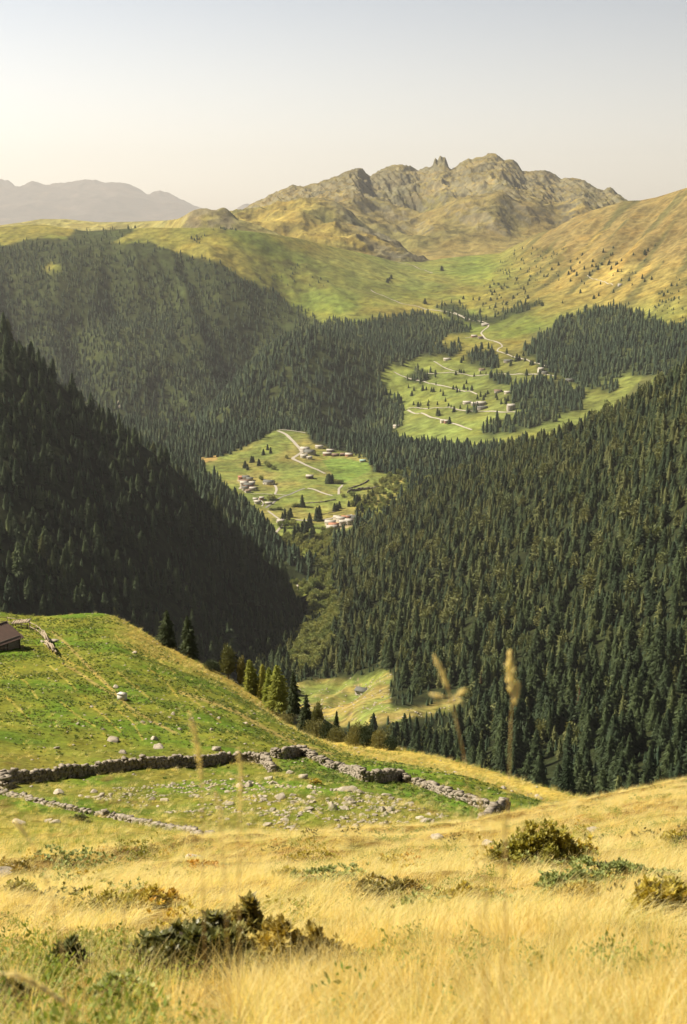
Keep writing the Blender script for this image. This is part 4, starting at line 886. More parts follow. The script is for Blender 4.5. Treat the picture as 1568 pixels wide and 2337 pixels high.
for sgn in (1, -1):
    ov = .45; sl_ = (hr_ - he) / wd; V, F4 = corrug(hp(-.4, 0, hr_), hp(L_ + .4, 0, hr_), hp(L_ + .4, sgn * (wd + ov), he - sl_ * ov), hp(-.4, sgn * (wd + ov), he - sl_ * ov), 34, .025)
    m_ = MB(); m_.add(V, F4); obj('roof_panel', m_.mesh('roof_panel', M_roof), hut)
b = MB(); b.bar(hp(-.4, 0, hr_ + .03), hp(L_ + .4, 0, hr_ + .03), .07); obj('ridge_cap', b.mesh('ridge_cap', M_roof), hut)
b = MB()
for u in (.3, 2.2, 4.3, 6.4): b.bar(hp(u, wd + .3, -.3), hp(u, wd + .3, he - .2), .07)
obj('post', b.mesh('post', M_dwood), hut)
b = MB(); c = hp(3., wd + .17, .55); b.box(c, (.9, .05, 1.3), math.atan2(ea[1], ea[0])); obj('door', b.mesh('door', M_dwood), hut)
# lean-to of planks beside the hut
gp = meadow.at_px(50, 1432)[0]; e = bpy.data.objects.new('plank_shelter', None); COL.objects.link(e); e.location = gp; e.scale = (1.1,) * 3; tag(e, 'small plank shelter under the fence behind the hut', 'shelter')
b = MB()
for i in range(7): b.box((-.9 + i * .28, 0, .62 + .05 * i * .5), (.25, 1.5, .05), 0, .02, Matrix.Rotation(.18, 3, 'Y'))
obj('plank_roof', b.mesh('plank_roof', M_wood), e); b = MB()
for sx in (-.85, .75):
    for sy in (-.6, .6): b.bar((sx, sy, -.4), (sx, sy, .6), .06)
obj('post', b.mesh('post', M_dwood), e)
def fence(pts, label, ph=1.05, rails=(.5, .95), step=2.2, tilt=.05, mat=M_wood, rad=.055, cat='fence'):
    G = meadow.at_px([p[0] for p in pts], [p[1] for p in pts]); s = np.concatenate([[0], np.cumsum(np.hypot(*np.diff(G[:, :2], axis=0).T))]); n = max(2, int(s[-1] / step) + 1)
    t = np.linspace(0, s[-1], n); X_ = np.interp(t, s, G[:, 0]); Y_ = np.interp(t, s, G[:, 1]); Z_ = meadow.height(X_, Y_)
    e = bpy.data.objects.new('wooden_fence', None); COL.objects.link(e); e.location = (X_[0], Y_[0], Z_[0]); tag(e, label, cat); o0 = np.array([X_[0], Y_[0], Z_[0]])
    Q = np.stack([X_, Y_, Z_], 1) - o0; tops = []
    for k in range(n):
        d = np.array([rng.uniform(-tilt, tilt), rng.uniform(-tilt, tilt), ph * rng.uniform(.92, 1.12)]); b = MB(); b.bar(Q[k] - [0, 0, .3], Q[k] + d, rad, rad * .85); obj('fence_post', b.mesh('fence_post', mat), e); tops.append(d / d[2])
    for rl in rails:
        b = MB()
        for k in range(n - 1): b.bar(Q[k] + tops[k] * (rl + rng.uniform(-.06, .06)) + [.0, -.06, 0], Q[k + 1] + tops[k + 1] * (rl + rng.uniform(-.06, .06)) + [0, -.06, 0], rad * .85, rad * .7)
        obj('rail', b.mesh('rail', mat), e)
    return e
fence([(-60, 1418), (0, 1424), (28, 1425), (60, 1433), (88, 1446), (98, 1458)], 'weathered pale rail fence curving behind the hut along the spur', 1.0, (.35, .9), 2.0)
fence([(0, 1493), (25, 1491), (60, 1490), (100, 1489)], 'thin dark wire fence posts below the hut', .8, (.7,), 2.6, .08, M_dwood, .03)
# fallen rails heap
gp = meadow.at_px(112, 1478)[0]; b = MB()
A = meadow.at_px([92, 102, 112, 120, 128], [1448, 1462, 1478, 1492, 1502]) - gp
for k in range(22):
    t0 = rng.uniform(0, 2.6); t1 = t0 + rng.uniform(.7, 1.4); f = lambda t: np.array([np.interp(t, range(5), A[:, i]) for i in range(3)])
    b.bar(f(t0) + [rng.uniform(-.35, .35), rng.uniform(-.3, .3), rng.uniform(.15, .95)], f(min(t1, 4)) + [rng.uniform(-.35, .35), rng.uniform(-.3, .3), rng.uniform(.15, .85)], .07)
o = obj('timber_pile', b.mesh('timber_pile', M_wood), None, gp); tag(o, 'collapsed line of pale fence rails heaped below the rail fence', 'timber')
gp = meadow.at_px(122, 1466)[0]; o = obj('rock_slab', ROCKS[0], None, gp + np.array([.1, .3, .15]), (0, .1, .5)); o.scale = (.75, .6, .55); tag(o, 'white rock slab right of the collapsed rails', 'rock')
gp = meadow.at_px(97, 1466)[0]; o = obj('rock_slab', ROCKS[3], None, gp + np.array([0, 0, .1]), (0, 0, 2.)); o.scale = (.4, .35, .4); tag(o, 'small white rock left of the collapsed rails', 'rock')
# white water trough beside the path
gp = meadow.at_px(279, 1597)[0]; e = bpy.data.objects.new('water_trough', None); COL.objects.link(e); e.location = gp; e.rotation_euler = (0, 0, -.5); tag(e, 'small white block-shaped trough beside the trodden path', 'trough')
M_conc = plain_mat('pale_concrete', (.62, .58, .50), (.45, .42, .36), 4)
b = MB(); b.box((0, 0, .28), (.75, .55, .62), 0, .015); obj('block', b.mesh('block', M_conc), e)
b = MB(); b.box((0, 0, .615), (.82, .62, .05), 0, .01); obj('lid', b.mesh('lid', M_conc), e)

# ------------------------------------------------------------------ trees on the crest of the spur
def crest_tree(name, px_, base_py, top_py, wpx, crown, trunk, label, dy=3., cat='tree', Yb=None):
    k = np.interp(px_, SK_M[0], meadow.Y[meadow.nvis - 1]); y = k + dy * .6 if Yb is None else Yb
    q, mt = ray(px_, top_py); x = q * y; z = meadow.height(x, y)[0]; z = max(z, ray(px_, base_py)[1] * y - (.8 if Yb is None else 0)) - .1; z = z if Yb is None else ray(px_, base_py)[1] * y
    H = mt * y - z; cw = max(abs(v.co.x) for v in crown.vertices)
    e = make_tree(name, (x, y, z), H, label, None, crown, trunk, cat); wide = (wpx * y / F * .5) / (cw * H); wide *= 1.0 if trunk is TRUNK_B else (1.9 if 'larch' in name else 1.5); e.scale = (H * wide, H * wide, H); return e
SPD = [conifer_mesh('crown', M_dark, 300 + i, 24, 10, .2, 2, .03, .62, .45) for i in range(3)]
LAR = [conifer_mesh('crown', M_larch, 310 + i, 20, 8, .2, 2, .06, .62, .15) for i in range(3)]
PIN = [leafy_mesh('crown', M_pine, 320 + i, 2600, .07, [(0, 0, .45, .26, .3), (.1, 0, .65, .2, .25), (-.12, 0, .4, .22, .2), (.02, .05, .85, .1, .16), (.15, .05, .3, .2, .18)], .4, .5) for i in range(2)]
SHR = [leafy_mesh('crown', M_dark, 330 + i, 2200, .07, [(0, 0, .45, .5, .45), (.25, .1, .35, .35, .4), (-.25, 0, .4, .35, .4)], .5, .4) for i in range(2)]
SHRY = [leafy_mesh('crown', M_pine, 340 + i, 2400, .065, [(0, 0, .4, .5, .45), (.3, .1, .3, .3, .4), (-.3, 0, .35, .3, .45), (.1, 0, .65, .25, .3)], .45, .6) for i in range(3)]
crest_tree('spruce_tree', 380, 1478, 1390, 50, SPD[0], TRUNK, 'taller dark spruce standing on the spur crest, left of a pair', 4)
crest_tree('spruce_tree', 428, 1500, 1404, 46, SPD[1], TRUNK, 'narrower dark spruce on the spur crest, right of a pair', 4)
crest_tree('round_bush', 483, 1542, 1502, 46, SHR[0], TRUNK_B, 'dark round bush on the spur crest right of the spruce pair', 2, 'bush')
crest_tree('pine_tree', 520, 1560, 1470, 60, PIN[0], TRUNK_B, 'broad olive pine on the spur crest behind the dark round bush', 5)
crest_tree('pine_tree', 552, 1565, 1492, 36, PIN[1], TRUNK_B, 'shorter pine leaning on the broad olive pine', 8)
crest_tree('larch_tree', 571, 1575, 1503, 36, LAR[0], TRUNK, 'leftmost yellow-green larch of the crest row', 5)
crest_tree('larch_tree', 597, 1585, 1514, 30, LAR[1], TRUNK, 'slim larch second in the crest row', 8)
crest_tree('larch_tree', 613, 1590, 1520, 36, LAR[2], TRUNK, 'larch third in the crest row', 5)
crest_tree('larch_tree', 634, 1597, 1516, 48, LAR[0], TRUNK, 'brightest and widest larch at the right end of the crest row', 4)
crest_tree('spruce_tree', 669, 1608, 1530, 38, SPD[2], TRUNK, 'dark spruce right of the bright larches', 4)
crest_tree('spruce_tree', 699, 1645, 1583, 38, SPD[0], TRUNK, 'dark spruce lower down the crest before the clearing', 4)
crest_tree('pine_tree', 724, 1640, 1599, 38, PIN[1], TRUNK_B, 'small pine at the left side of the clearing', 6)
crest_tree('young_spruce', 768, 1652, 1621, 16, SPD[1], TRUNK, 'small young spruce in front of the clearing', 8)
for a in ((655, 1655, 1622, 62, SHRY[0], 'olive shrub on the crest under the dark spruce'), (722, 1694, 1638, 80, SHRY[1], 'large olive shrub clump where the crest bends'), (752, 1690, 1642, 60, SHR[1], 'dark shrub right of the large olive clump'), (768, 1696, 1655, 50, SHRY[2], 'olive shrub behind the dark one at the crest bend'),
          (815, 1690, 1642, 60, SHRY[2], 'olive shrub row below the clearing, left part'), (838, 1702, 1646, 56, SHR[0], 'dark green shrub in the row below the clearing'), (866, 1706, 1660, 50, SHRY[0], 'light olive shrub in the row below the clearing'), (893, 1712, 1676, 46, SHR[1], 'last dark shrub at the right end of the crest row'), (800, 1700, 1672, 40, SHRY[1], 'low shrub at the foot of the olive row'), (690, 1672, 1640, 40, SHRY[2], 'low olive shrub between the two dark crest spruces'), (620, 1612, 1590, 40, SHRY[1], 'low shrub under the larch row')):
    crest_tree('crest_shrub', a[0], a[1], a[2], a[3], a[4], TRUNK_B, a[5], 3, 'shrub')
crest_tree('spruce_tree', 1299, 1850, 1722, 66, SPD[2], TRUNK, 'tallest dark spruce just above the notch of the slopes', 0, Yb=330)
crest_tree('spruce_tree', 1330, 1860, 1752, 50, SPD[0], TRUNK, 'dark spruce right of the tallest one above the notch', 0, Yb=350)
crest_tree('grey_bush', 1267, 1840, 1788, 50, SHRY[1], TRUNK_B, 'greyish bush left of the tallest dark spruce', 0, 'bush', Yb=150)
p = right.at_px(1322, 1640)[0]; make_tree('dying_spruce', p, 19, 'rust brown dying spruce in the right-hand wood', None, conifer_mesh('crown', M_brown, 350, 20, 8, .2, 2), TRUNK, wide=1.1)
p = right.at_px(1098, 1580)[0]; make_tree('dying_spruce', p, 17, 'brownish spruce beside the left tall seed head', None, conifer_mesh('crown', M_brown, 351, 20, 8, .18, 2), TRUNK)
p = right.at_px(1318, 1790)[0]; make_tree('dying_spruce', p, 15, 'pale brown spruce low in the right-hand wood', None, conifer_mesh('crown', M_brown, 352, 18, 8, .22, 2), TRUNK)
# ------------------------------------------------------------------ roads, tracks, stream
M_road = plain_mat('road_gravel', (.42, .38, .31), (.34, .30, .24), .3, .9); M_asph = plain_mat('old_asphalt', (.26, .24, .20), (.20, .19, .16), .3, .9)
def road(pts, width, patch, mat=M_road, lift=.5, name='road'):
    G = patch.at_px([p[0] for p in pts], [p[1] for p in pts]); s = np.concatenate([[0], np.cumsum(np.hypot(*np.diff(G[:, :2], axis=0).T) + 1e-3)])
    n = max(4, int(s[-1] / 7)); t = np.linspace(0, s[-1], n); C = smooth(np.stack([np.interp(t, s, G[:, 0]), np.interp(t, s, G[:, 1])], 1), 1.2); T = np.gradient(C, axis=0); T /= np.linalg.norm(T, axis=1)[:, None] + 1e-9
    Nn = np.stack([-T[:, 1], T[:, 0]], 1); w = width * .85 * (1 + .15 * fbm(t / 30, t * 0 + width, 2)); V = []; rows_ = []
    for k, f in enumerate((-.5, 0, .5)):
        Q = C + Nn * (w * f)[:, None]; rows_.append(np.column_stack([Q, patch.height(Q[:, 0], Q[:, 1]) + lift]))
    V = np.concatenate(rows_); i = np.arange(n - 1); Fc = np.concatenate([np.stack([k * n + i, k * n + i + 1, (k + 1) * n + i + 1, (k + 1) * n + i], 1) for k in (0, 1)])
    o = obj(name, mesh_np(name, V, [Fc[:, ::-1]], mat)); o['kind'] = 'structure'; return o
V_ = valley
for w_, pts in ((8, [(632, 983), (654, 992), (670, 1008), (684, 1024), (690, 1033), (676, 1042), (664, 1046), (683, 1054), (708, 1066), (744, 1082)]), (6, [(634, 980), (655, 982), (700, 989)]), (5, [(782, 1106), (773, 1116), (773, 1130)]),
                (5, [(699, 1114), (717, 1117), (743, 1128), (762, 1132)]), (5, [(610, 1165), (627, 1178), (642, 1189), (644, 1200), (629, 1215), (634, 1235), (645, 1248)]), (5, [(626, 1107), (631, 1113), (631, 1121), (627, 1129)]),
                (3, [(568, 1127), (600, 1127), (630, 1129), (660, 1131)]), (6, [(599, 1214), (596, 1224), (599, 1233)]), (6, [(666, 1186), (701, 1188), (732, 1188), (771, 1180), (808, 1174)]), (5, [(541, 1096), (556, 1100), (552, 1110), (545, 1118)]), (3, [(580, 1135), (600, 1143), (602, 1150), (597, 1157)])):
    road(pts, w_, V_)
road([(605, 1160), (627, 1143), (662, 1129), (682, 1119), (699, 1114)], 5, V_, M_asph)
for w_, pts in ((5.5, [(1035, 713), (1064, 724), (1075, 731), (1115, 739), (1115, 746), (1097, 760), (1104, 770), (1137, 782), (1148, 791), (1133, 801), (1155, 808), (1191, 819), (1228, 830), (1260, 839)]), (5, [(897, 848), (918, 859), (966, 870), (1017, 882), (1060, 893), (1089, 901)]),
                (5, [(989, 824), (1009, 837), (1049, 851)]), (5, [(969, 853), (1053, 853), (1155, 854), (1220, 854), (1268, 859)]), (6, [(929, 932), (1046, 936), (1118, 939), (1180, 941)]), (5.5, [(929, 936), (973, 948), (1020, 961), (1053, 973), (1078, 982)]),
                (6, [(907, 598), (942, 606), (988, 624)]), (6, [(845, 661), (896, 685), (963, 703), (998, 709), (1044, 718), (1070, 731)]), (4, [(1060, 772), (1080, 768), (1104, 772)]), (3, [(1340, 628), (1365, 640), (1400, 652)])):
    road(pts, w_, mid, lift=.8)
M_water = plain_mat('stream_water', (.45, .50, .52), (.30, .36, .38), .4, .3, 0, 0, .5)
road([(662, 1462), (650, 1480), (640, 1490), (634, 1500), (622, 1520)], 5, left, M_water, 2.5, 'stream')
road([(672, 1300), (680, 1330), (676, 1350)], 4, valley, M_road, 2, 'stream_bank')
M_scar = plain_mat('bare_earth', (.30, .26, .19), (.22, .18, .13), .2)
road([(272, 935), (268, 915)], 10, mid, M_scar, 1.2, 'landslip'); road([(388, 1015), (392, 1004)], 8, mid, M_scar, 1.2, 'landslip')

# ------------------------------------------------------------------ houses
WALLS = {'white': plain_mat('white_render', (.60, .55, .47), (.50, .46, .39), .5), 'stone': plain_mat('house_stone', (.42, .37, .30), (.30, .26, .21), .8), 'wood': plain_mat('house_timber', (.16, .10, .06), (.10, .065, .04), 1.), 'brick': plain_mat('reddish_render', (.42, .22, .14), (.34, .18, .12), .6), 'cream': plain_mat('cream_render', (.68, .60, .44), (.58, .50, .36), .5)}
ROOFS = {'grey': plain_mat('slate_roof', (.16, .16, .14), (.10, .10, .09), 1.), 'light': plain_mat('pale_roof', (.44, .40, .34), (.36, .33, .28), .8), 'brown': plain_mat('brown_roof', (.22, .15, .11), (.16, .11, .08), 1.), 'red': plain_mat('tile_roof', (.40, .19, .11), (.30, .14, .09), 1.), 'green': plain_mat('green_tarp', (.30, .42, .36), (.24, .36, .30), 1.)}
M_win = plain_mat('window_dark', (.03, .032, .03), (.02, .02, .02), 1., .2, 0, 0, .5)
def house(px_, py_, w, d, h, rz, wall, roof, label, patch=None, pitch=.5, name='house', cat='house', wins=0):
    patch = patch or valley; p = patch.at_px(px_, py_)[0]; e = bpy.data.objects.new(name, None); COL.objects.link(e); e.location = p; e.rotation_euler = (0, 0, rz); tag(e, label, cat)
    w, d, h = w * 1.3, d * 1.3, h * 1.2; b = MB(); hw, hd = w / 2, d / 2; rh = hd * pitch
    V = [(-hw, -hd, -2), (hw, -hd, -2), (hw, hd, -2), (-hw, hd, -2), (-hw, -hd, h), (hw, -hd, h), (hw, hd, h), (-hw, hd, h), (-hw, 0, h + rh - .12), (hw, 0, h + rh - .12)]
    b.add(V, [(0, 1, 5, 4), (2, 3, 7, 6), (1, 2, 6, 5), (3, 0, 4, 7)], [(5, 6, 9), (7, 4, 8)]); obj('wall', b.mesh('wall', WALLS[wall]), e)
    b = MB(); ov = .7
    for s in (-1, 1):
        A = [(-hw - ov, 0, h + rh), (hw + ov, 0, h + rh), (hw + ov, s * (hd + ov), h - ov * pitch), (-hw - ov, s * (hd + ov), h - ov * pitch)]; A2 = [(x, y, z + .25) for x, y, z in A]
        b.add(A + A2, [(0, 1, 2, 3), (7, 6, 5, 4), (0, 4, 5, 1), (1, 5, 6, 2), (2, 6, 7, 3), (3, 7, 4, 0)])
    ro = obj('roof', b.mesh('roof', ROOFS[roof]), e)
    if w > 8:
        b = MB(); b.box((hw * .4, hd * .3, h + rh * .7 + .7), (.8, .8, 1.8)); obj('chimney', b.mesh('chimney', WALLS[wall]), ro)
    for k in range(wins):
        row, cc = divmod(k, max(1, wins // (2 if h > 5 else 1))); nn = max(1, wins // (2 if h > 5 else 1))
        b = MB(); b.box((-hw + (cc + .5) * w / nn, -hd - .05, 1.6 + row * 2.7), (1.1, .25, 1.3)); obj('window', b.mesh('window', M_win), e)
    return e
HS = [(696, 1030, 13, 10, 5, -.25, 'white', 'light', 'big pale-roofed farmhouse at the bend of the upper village road', 3), (707, 1036, 15, 13, 4, -.35, 'stone', 'grey', 'broad grey-roofed barn right of the pale-roofed farmhouse', 0), (694, 1044, 10, 7, 3.5, -.2, 'white', 'light', 'white house below the broad grey barn', 2), (706, 1047, 8, 6, 3, .1, 'cream', 'light', 'small cream shed below the broad grey barn', 0),
      (729, 1022, 12, 6, 3, -.1, 'cream', 'light', 'pale chalet highest under the forest edge', 0), (754, 1031, 11, 6, 3, -.05, 'wood', 'light', 'timber chalet with pale roof in the row under the forest', 0), (747, 1039, 13, 7, 3.5, -.05, 'brick', 'light', 'wide red-walled chalet with pale roof on the meadow edge', 2), (766, 1041, 11, 6, 3, -.08, 'wood', 'brown', 'dark brown cabin right of the wide red-walled chalet', 0), (783, 1040, 9, 6, 3, .1, 'wood', 'brown', 'small brown cabin in the middle of the meadow edge row', 0), (797, 1041, 11, 7, 3.5, -.3, 'brick', 'light', 'red and white chalet near the right end of the row', 2),
      (828, 1054, 9, 6, 2.5, .1, 'stone', 'green', 'low shed with pale green roof at the far right of the meadow', 0), (707, 1091, 10, 7, 3.5, -.1, 'wood', 'light', 'lone barn with pale roof in the middle of the meadow', 0), (614, 1105, 15, 10, 4, -.3, 'white', 'grey', 'grey-roofed house alone on the left meadow with white front', 3),
      (551, 1094, 9, 7, 4, .2, 'brick', 'red', 'reddish house topmost in the left hamlet', 0), (561, 1094, 10, 8, 4, .1, 'white', 'grey', 'white gabled house at the top right of the left hamlet', 2), (570, 1096, 9, 7, 3, -.1, 'stone', 'grey', 'dark roofed outbuilding right of the white gabled house', 0), (560, 1104, 13, 9, 4, -.2, 'stone', 'brown', 'brown-roofed long house in the middle of the left hamlet', 0), (556, 1110, 9, 9, 6, .1, 'white', 'light', 'tall white house at the left of the left hamlet', 4),
      (568, 1113, 13, 10, 5, -.15, 'brick', 'grey', 'biggest grey-roofed house with red base in the left hamlet', 3), (575, 1107, 8, 7, 4, .2, 'cream', 'light', 'pale house behind the biggest grey-roofed one', 0), (559, 1118, 8, 6, 4, 0, 'white', 'grey', 'small grey-roofed house at the lower left of the hamlet', 0), (577, 1118, 9, 6, 3, .1, 'cream', 'light', 'cream bungalow at the lower right of the hamlet', 0), (566, 1124, 8, 6, 3, .3, 'white', 'brown', 'lowest house of the left hamlet above the wood', 0),
      (597, 1140, 6, 5, 3, .2, 'brick', 'light', 'tiny hut with white roof below the left hamlet', 0), (588, 1150, 8, 6, 4, 0, 'white', 'light', 'white house half hidden by the wood edge', 0), (613, 1151, 9, 5, 2.5, 0, 'stone', 'light', 'low pale shed beside the grey road', 0), (583, 1144, 6, 5, 4, 0, 'white', 'light', 'white cottage left of the half hidden house', 0),
      (640, 1193, 9, 7, 3, .3, 'stone', 'light', 'pale house at the road junction by the bridge', 0), (754, 1197, 13, 9, 4, -.1, 'cream', 'light', 'cream building at the left of the lower village', 2), (762, 1203, 12, 8, 4, -.15, 'brick', 'red', 'red-roofed house in the middle of the lower village', 2), (757, 1208, 13, 9, 3.5, .1, 'white', 'light', 'long white hall in front of the lower village', 0), (778, 1190, 11, 7, 5, -.3, 'white', 'light', 'upper white house of the lower village beside the road', 2), (790, 1188, 11, 7, 5, -.3, 'white', 'red', 'red-roofed white house near the right end of the lower village', 2), (782, 1198, 9, 8, 5, .1, 'white', 'light', 'white house between trees in the lower village', 0), (797, 1197, 10, 8, 6, -.2, 'white', 'light', 'tallest white house with lit side in the lower village', 4), (806, 1187, 14, 11, 4, -.4, 'stone', 'grey', 'large grey-roofed building at the right end of the lower village', 0), (770, 1186, 9, 7, 4, -.3, 'cream', 'light', 'small cream house on the upper road of the lower village', 0)]
for a in HS: house(a[0], a[1], a[2], a[3], a[4], a[5], a[6], a[7], a[8], wins=a[9])
HT = [(1020, 822, 14, 8, 3, 0, 'cream', 'light', 'pale chalet beside the upper terrace track', 0), (1082, 769, 13, 8, 3, .1, 'brick', 'light', 'red chalet on the brow under the switchback', 0), (1096, 772, 10, 7, 3, 0, 'stone', 'brown', 'brown hut right of the red chalet on the brow', 0), (1107, 743, 16, 8, 3, -.1, 'stone', 'light', 'long pale roof at the top switchback', 0), (1160, 826, 18, 9, 3, 0, 'stone', 'grey', 'long grey farm building beyond the tree group', 0), (1234, 849, 10, 9, 7, .2, 'white', 'light', 'tall white house where the terrace road ends', 4), (1243, 853, 10, 7, 3, 0, 'stone', 'grey', 'low annex right of the tall white house', 0), (1100, 846, 12, 7, 3, 0, 'cream', 'brown', 'brown barn on the middle terrace under the trees', 0),
      (1137, 895, 14, 8, 3, -.2, 'stone', 'brown', 'brown-roofed barn above the lower hamlet', 0), (1158, 898, 12, 8, 3, -.1, 'cream', 'light', 'pale slab-like roof right of the brown-roofed barn', 0), (1066, 921, 15, 8, 3, 0, 'cream', 'light', 'left house of the terrace hamlet with pale roof', 2), (1082, 924, 11, 8, 3.5, 0, 'stone', 'light', 'second house of the terrace hamlet', 0), (1098, 925, 17, 11, 5, 0, 'stone', 'light', 'largest house of the terrace hamlet', 4), (1101, 934, 18, 8, 4, 0, 'stone', 'grey', 'grey building in front of the largest terrace house', 0), (1166, 936, 13, 11, 9, .15, 'stone', 'light', 'tall stone house on the lower terrace road', 4), (1011, 964, 9, 7, 4, .1, 'cream', 'light', 'left one of twin small huts on the bottom meadow', 0), (1019, 965, 8, 7, 4, .1, 'brick', 'light', 'right one of twin small huts on the bottom meadow', 0), (1300, 870, 14, 8, 3, -.2, 'stone', 'grey', 'grey barn among bushes at the right of the terraces', 0), (905, 975, 11, 7, 3, -.3, 'cream', 'light', 'pale hut at the wood corner below the terraces', 0), (1415, 652, 9, 7, 3, 0, 'white', 'light', 'lone white hut high on the grassy hill', 0)]
for a in HT: house(a[0], a[1], a[2], a[3], a[4], a[5], a[6], a[7], a[8], mid, wins=a[9])
house(829, 1580, 9, 6, 1.8, -.5, 'stone', 'grey', 'low grey-roofed hut in the small clearing beyond the spur', right, name='stone_hut', cat='hut')

# ------------------------------------------------------------------ trees standing alone on the far meadows
def lone(patch, pts, hmin, hmax, protos, name, label, group, trunk=TRUNK, wide=1.2):
    G = patch.at_px([p[0] for p in pts], [p[1] for p in pts])
    for k, p in enumerate(G):
        e = make_tree(name, p - np.array([0, 0, .4]), rng.uniform(hmin, hmax), label, group, protos[k % len(protos)], trunk, wide=rng.uniform(.9, 1.2) * wide)
z1 = lambda L: [(827.4 + x * .3639, 713.2 + y * .3639) for x, y in L]
lone(mid, z1([(232, 540), (322, 490), (378, 488), (415, 565), (490, 497), (310, 520), (470, 580), (555, 597), (445, 497), (520, 560), (505, 520), (570, 482), (610, 500), (635, 480), (685, 490), (740, 527), (770, 530), (785, 512), (320, 580), (345, 585), (410, 585), (365, 585), (400, 487), (540, 590), (660, 490), (595, 500), (720, 545)]), 9, 15, CON_NEAR, 'meadow_spruce', 'small dark spruce with a shadow on the lower terrace meadow', 'spruces dotted over the lower terrace meadow')
lone(mid, z1([(700, 402), (775, 390), (800, 395)]), 9, 13, CON_NEAR, 'meadow_spruce', 'spruce beside the middle terrace road', 'spruces by the middle terrace road')
lone(mid, z1([(850, 335), (930, 333), (967, 305), (620, 315), (632, 300), (800, 265), (1030, 395), (1110, 405), (985, 300), (905, 260), (1055, 330)]), 13, 22, CON_NEAR, 'meadow_spruce', 'tall spruce standing on the upper terraces near the road', 'tall spruces on the upper terraces')
lone(mid, z1([(1130, 455), (1150, 458), (1355, 510), (1285, 470), (1345, 515)]), 16, 22, CON_NEAR, 'meadow_spruce', 'tall spruce at the right end of the terraces', 'spruces at the right end of the terraces')
lone(mid, z1([(480, 650), (470, 645), (545, 697), (435, 808), (385, 800), (840, 690), (805, 690), (860, 720), (905, 700)]), 13, 20, CON_NEAR, 'meadow_spruce', 'spruce on the bottom meadow under the terraces', 'spruces on the bottom meadow')
r_ = np.random.default_rng(95)
pts = [p_ for l_ in ([(905, 850), (985, 872), (1085, 898)], [(975, 850), (1060, 850), (1160, 852)], [(935, 928), (1040, 932), (1120, 936)], [(1060, 915), (1130, 905), (1170, 925)], [(1110, 800), (1190, 815), (1250, 838)], [(1180, 950), (1250, 955), (1330, 925)]) for p_ in zip(np.interp(r_.uniform(0, 2, 8), [0, 1, 2], [q_[0] for q_ in l_]) + r_.normal(0, 3, 8), np.interp(r_.uniform(0, 2, 8), [0, 1, 2], [q_[1] for q_ in l_]) + r_.normal(2, 5, 8))]
lone(mid, pts, 7, 15, CON_NEAR, 'roadside_spruce', 'dark spruce in the broken strips along the terrace tracks', 'spruces in strips along the terrace tracks', wide=1.3)
r_ = np.random.default_rng(91)
pts = []
while len(pts) < 85:
    x_, y_ = r_.uniform(1000, 1500), r_.uniform(570, 740)
    if y_ > 720 - (x_ - 1000) * .16 + 20 or y_ < 690 - (x_ - 1000) * .33: continue
    pts.append((x_, y_))
lone(mid, pts, 8, 15, CON_NEAR, 'hillside_spruce', 'small spruce dotted on the grassy hillside in the right distance', 'spruces dotted over the grassy hill', wide=1.4)
lone(mid, [(888, 640), (893, 636), (884, 645), (970, 693), (1008, 617)], 12, 20, CON_NEAR, 'pasture_tree', 'dark tree on the green saddle pasture', 'trees on the saddle pasture', wide=1.8)
z3 = lambda L: [(399.4 + x * .3639, 912.9 + y * .3639) for x, y in L]
lone(valley, z3([(455, 438), (480, 392), (525, 412), (530, 400), (580, 312), (555, 345), (600, 335), (490, 390), (440, 425)]), 9, 16, CON_NEAR, 'village_spruce', 'dark spruce on the upper left village meadow', 'spruces on the upper left village meadow', wide=1.3)
lone(valley, z3([(585, 420), (620, 435), (700, 365), (540, 500), (575, 410)]), 8, 12, BROAD, 'village_tree', 'round leafy tree on the upper village meadow', 'round trees on the upper village meadow', TRUNK_B, 1.6)
lone(valley, z3([(955, 522), (985, 520), (968, 525)]), 16, 23, CON_NEAR, 'village_spruce', 'tall spruce in the close group at the road end', 'spruce group in the middle of the village meadow', wide=1.5)
lone(valley, z3([(1015, 525), (1040, 525)]), 9, 11, BROAD, 'village_tree', 'leafy tree beside the spruce group at the road end', 'trees beside the spruce group', TRUNK_B, 1.7)
lone(valley, z3([(800, 672)]), 22, 23, CON_NEAR, 'village_spruce', 'solitary tall spruce in the middle of the lower meadow', None, wide=1.2)
lone(valley, z3([(605, 625)]), 11, 12, BROAD, 'village_tree', 'solitary round tree casting a long shadow by the village lane', None, TRUNK_B, 1.8)
lone(valley, z3([(675, 755), (710, 750), (725, 735), (690, 745)]), 15, 20, CON_NEAR, 'village_spruce', 'narrow spruce by the lower road junction', 'spruces by the lower road junction')
lone(valley, z3([(810, 800), (830, 830), (855, 885), (870, 870), (890, 757), (905, 757), (800, 840), (845, 800), (820, 850), (600, 880), (612, 860), (590, 870), (690, 850), (750, 880), (770, 870)]), 15, 27, CON_NEAR, 'village_spruce', 'tall spruce in the riverside group before the lower village', 'tall riverside spruces', wide=1.1)
lone(valley, z3([(930, 828), (700, 800), (740, 800), (660, 800), (640, 900), (760, 850), (780, 890)]), 11, 18, BROAD, 'village_tree', 'pale leafy tree among the riverside spruces', 'leafy riverside trees', TRUNK_B, 1.2)
lone(valley, z3([(1000, 695), (1015, 690), (1030, 680), (1090, 668), (1160, 650), (1190, 655), (1125, 640), (1240, 600), (1140, 650), (1210, 640), (1170, 705), (1145, 715)]), 10, 18, CON_NEAR, 'village_spruce', 'spruce in the loose row along the lower meadow edge', 'spruces in the loose row at the right meadow edge', wide=1.3)
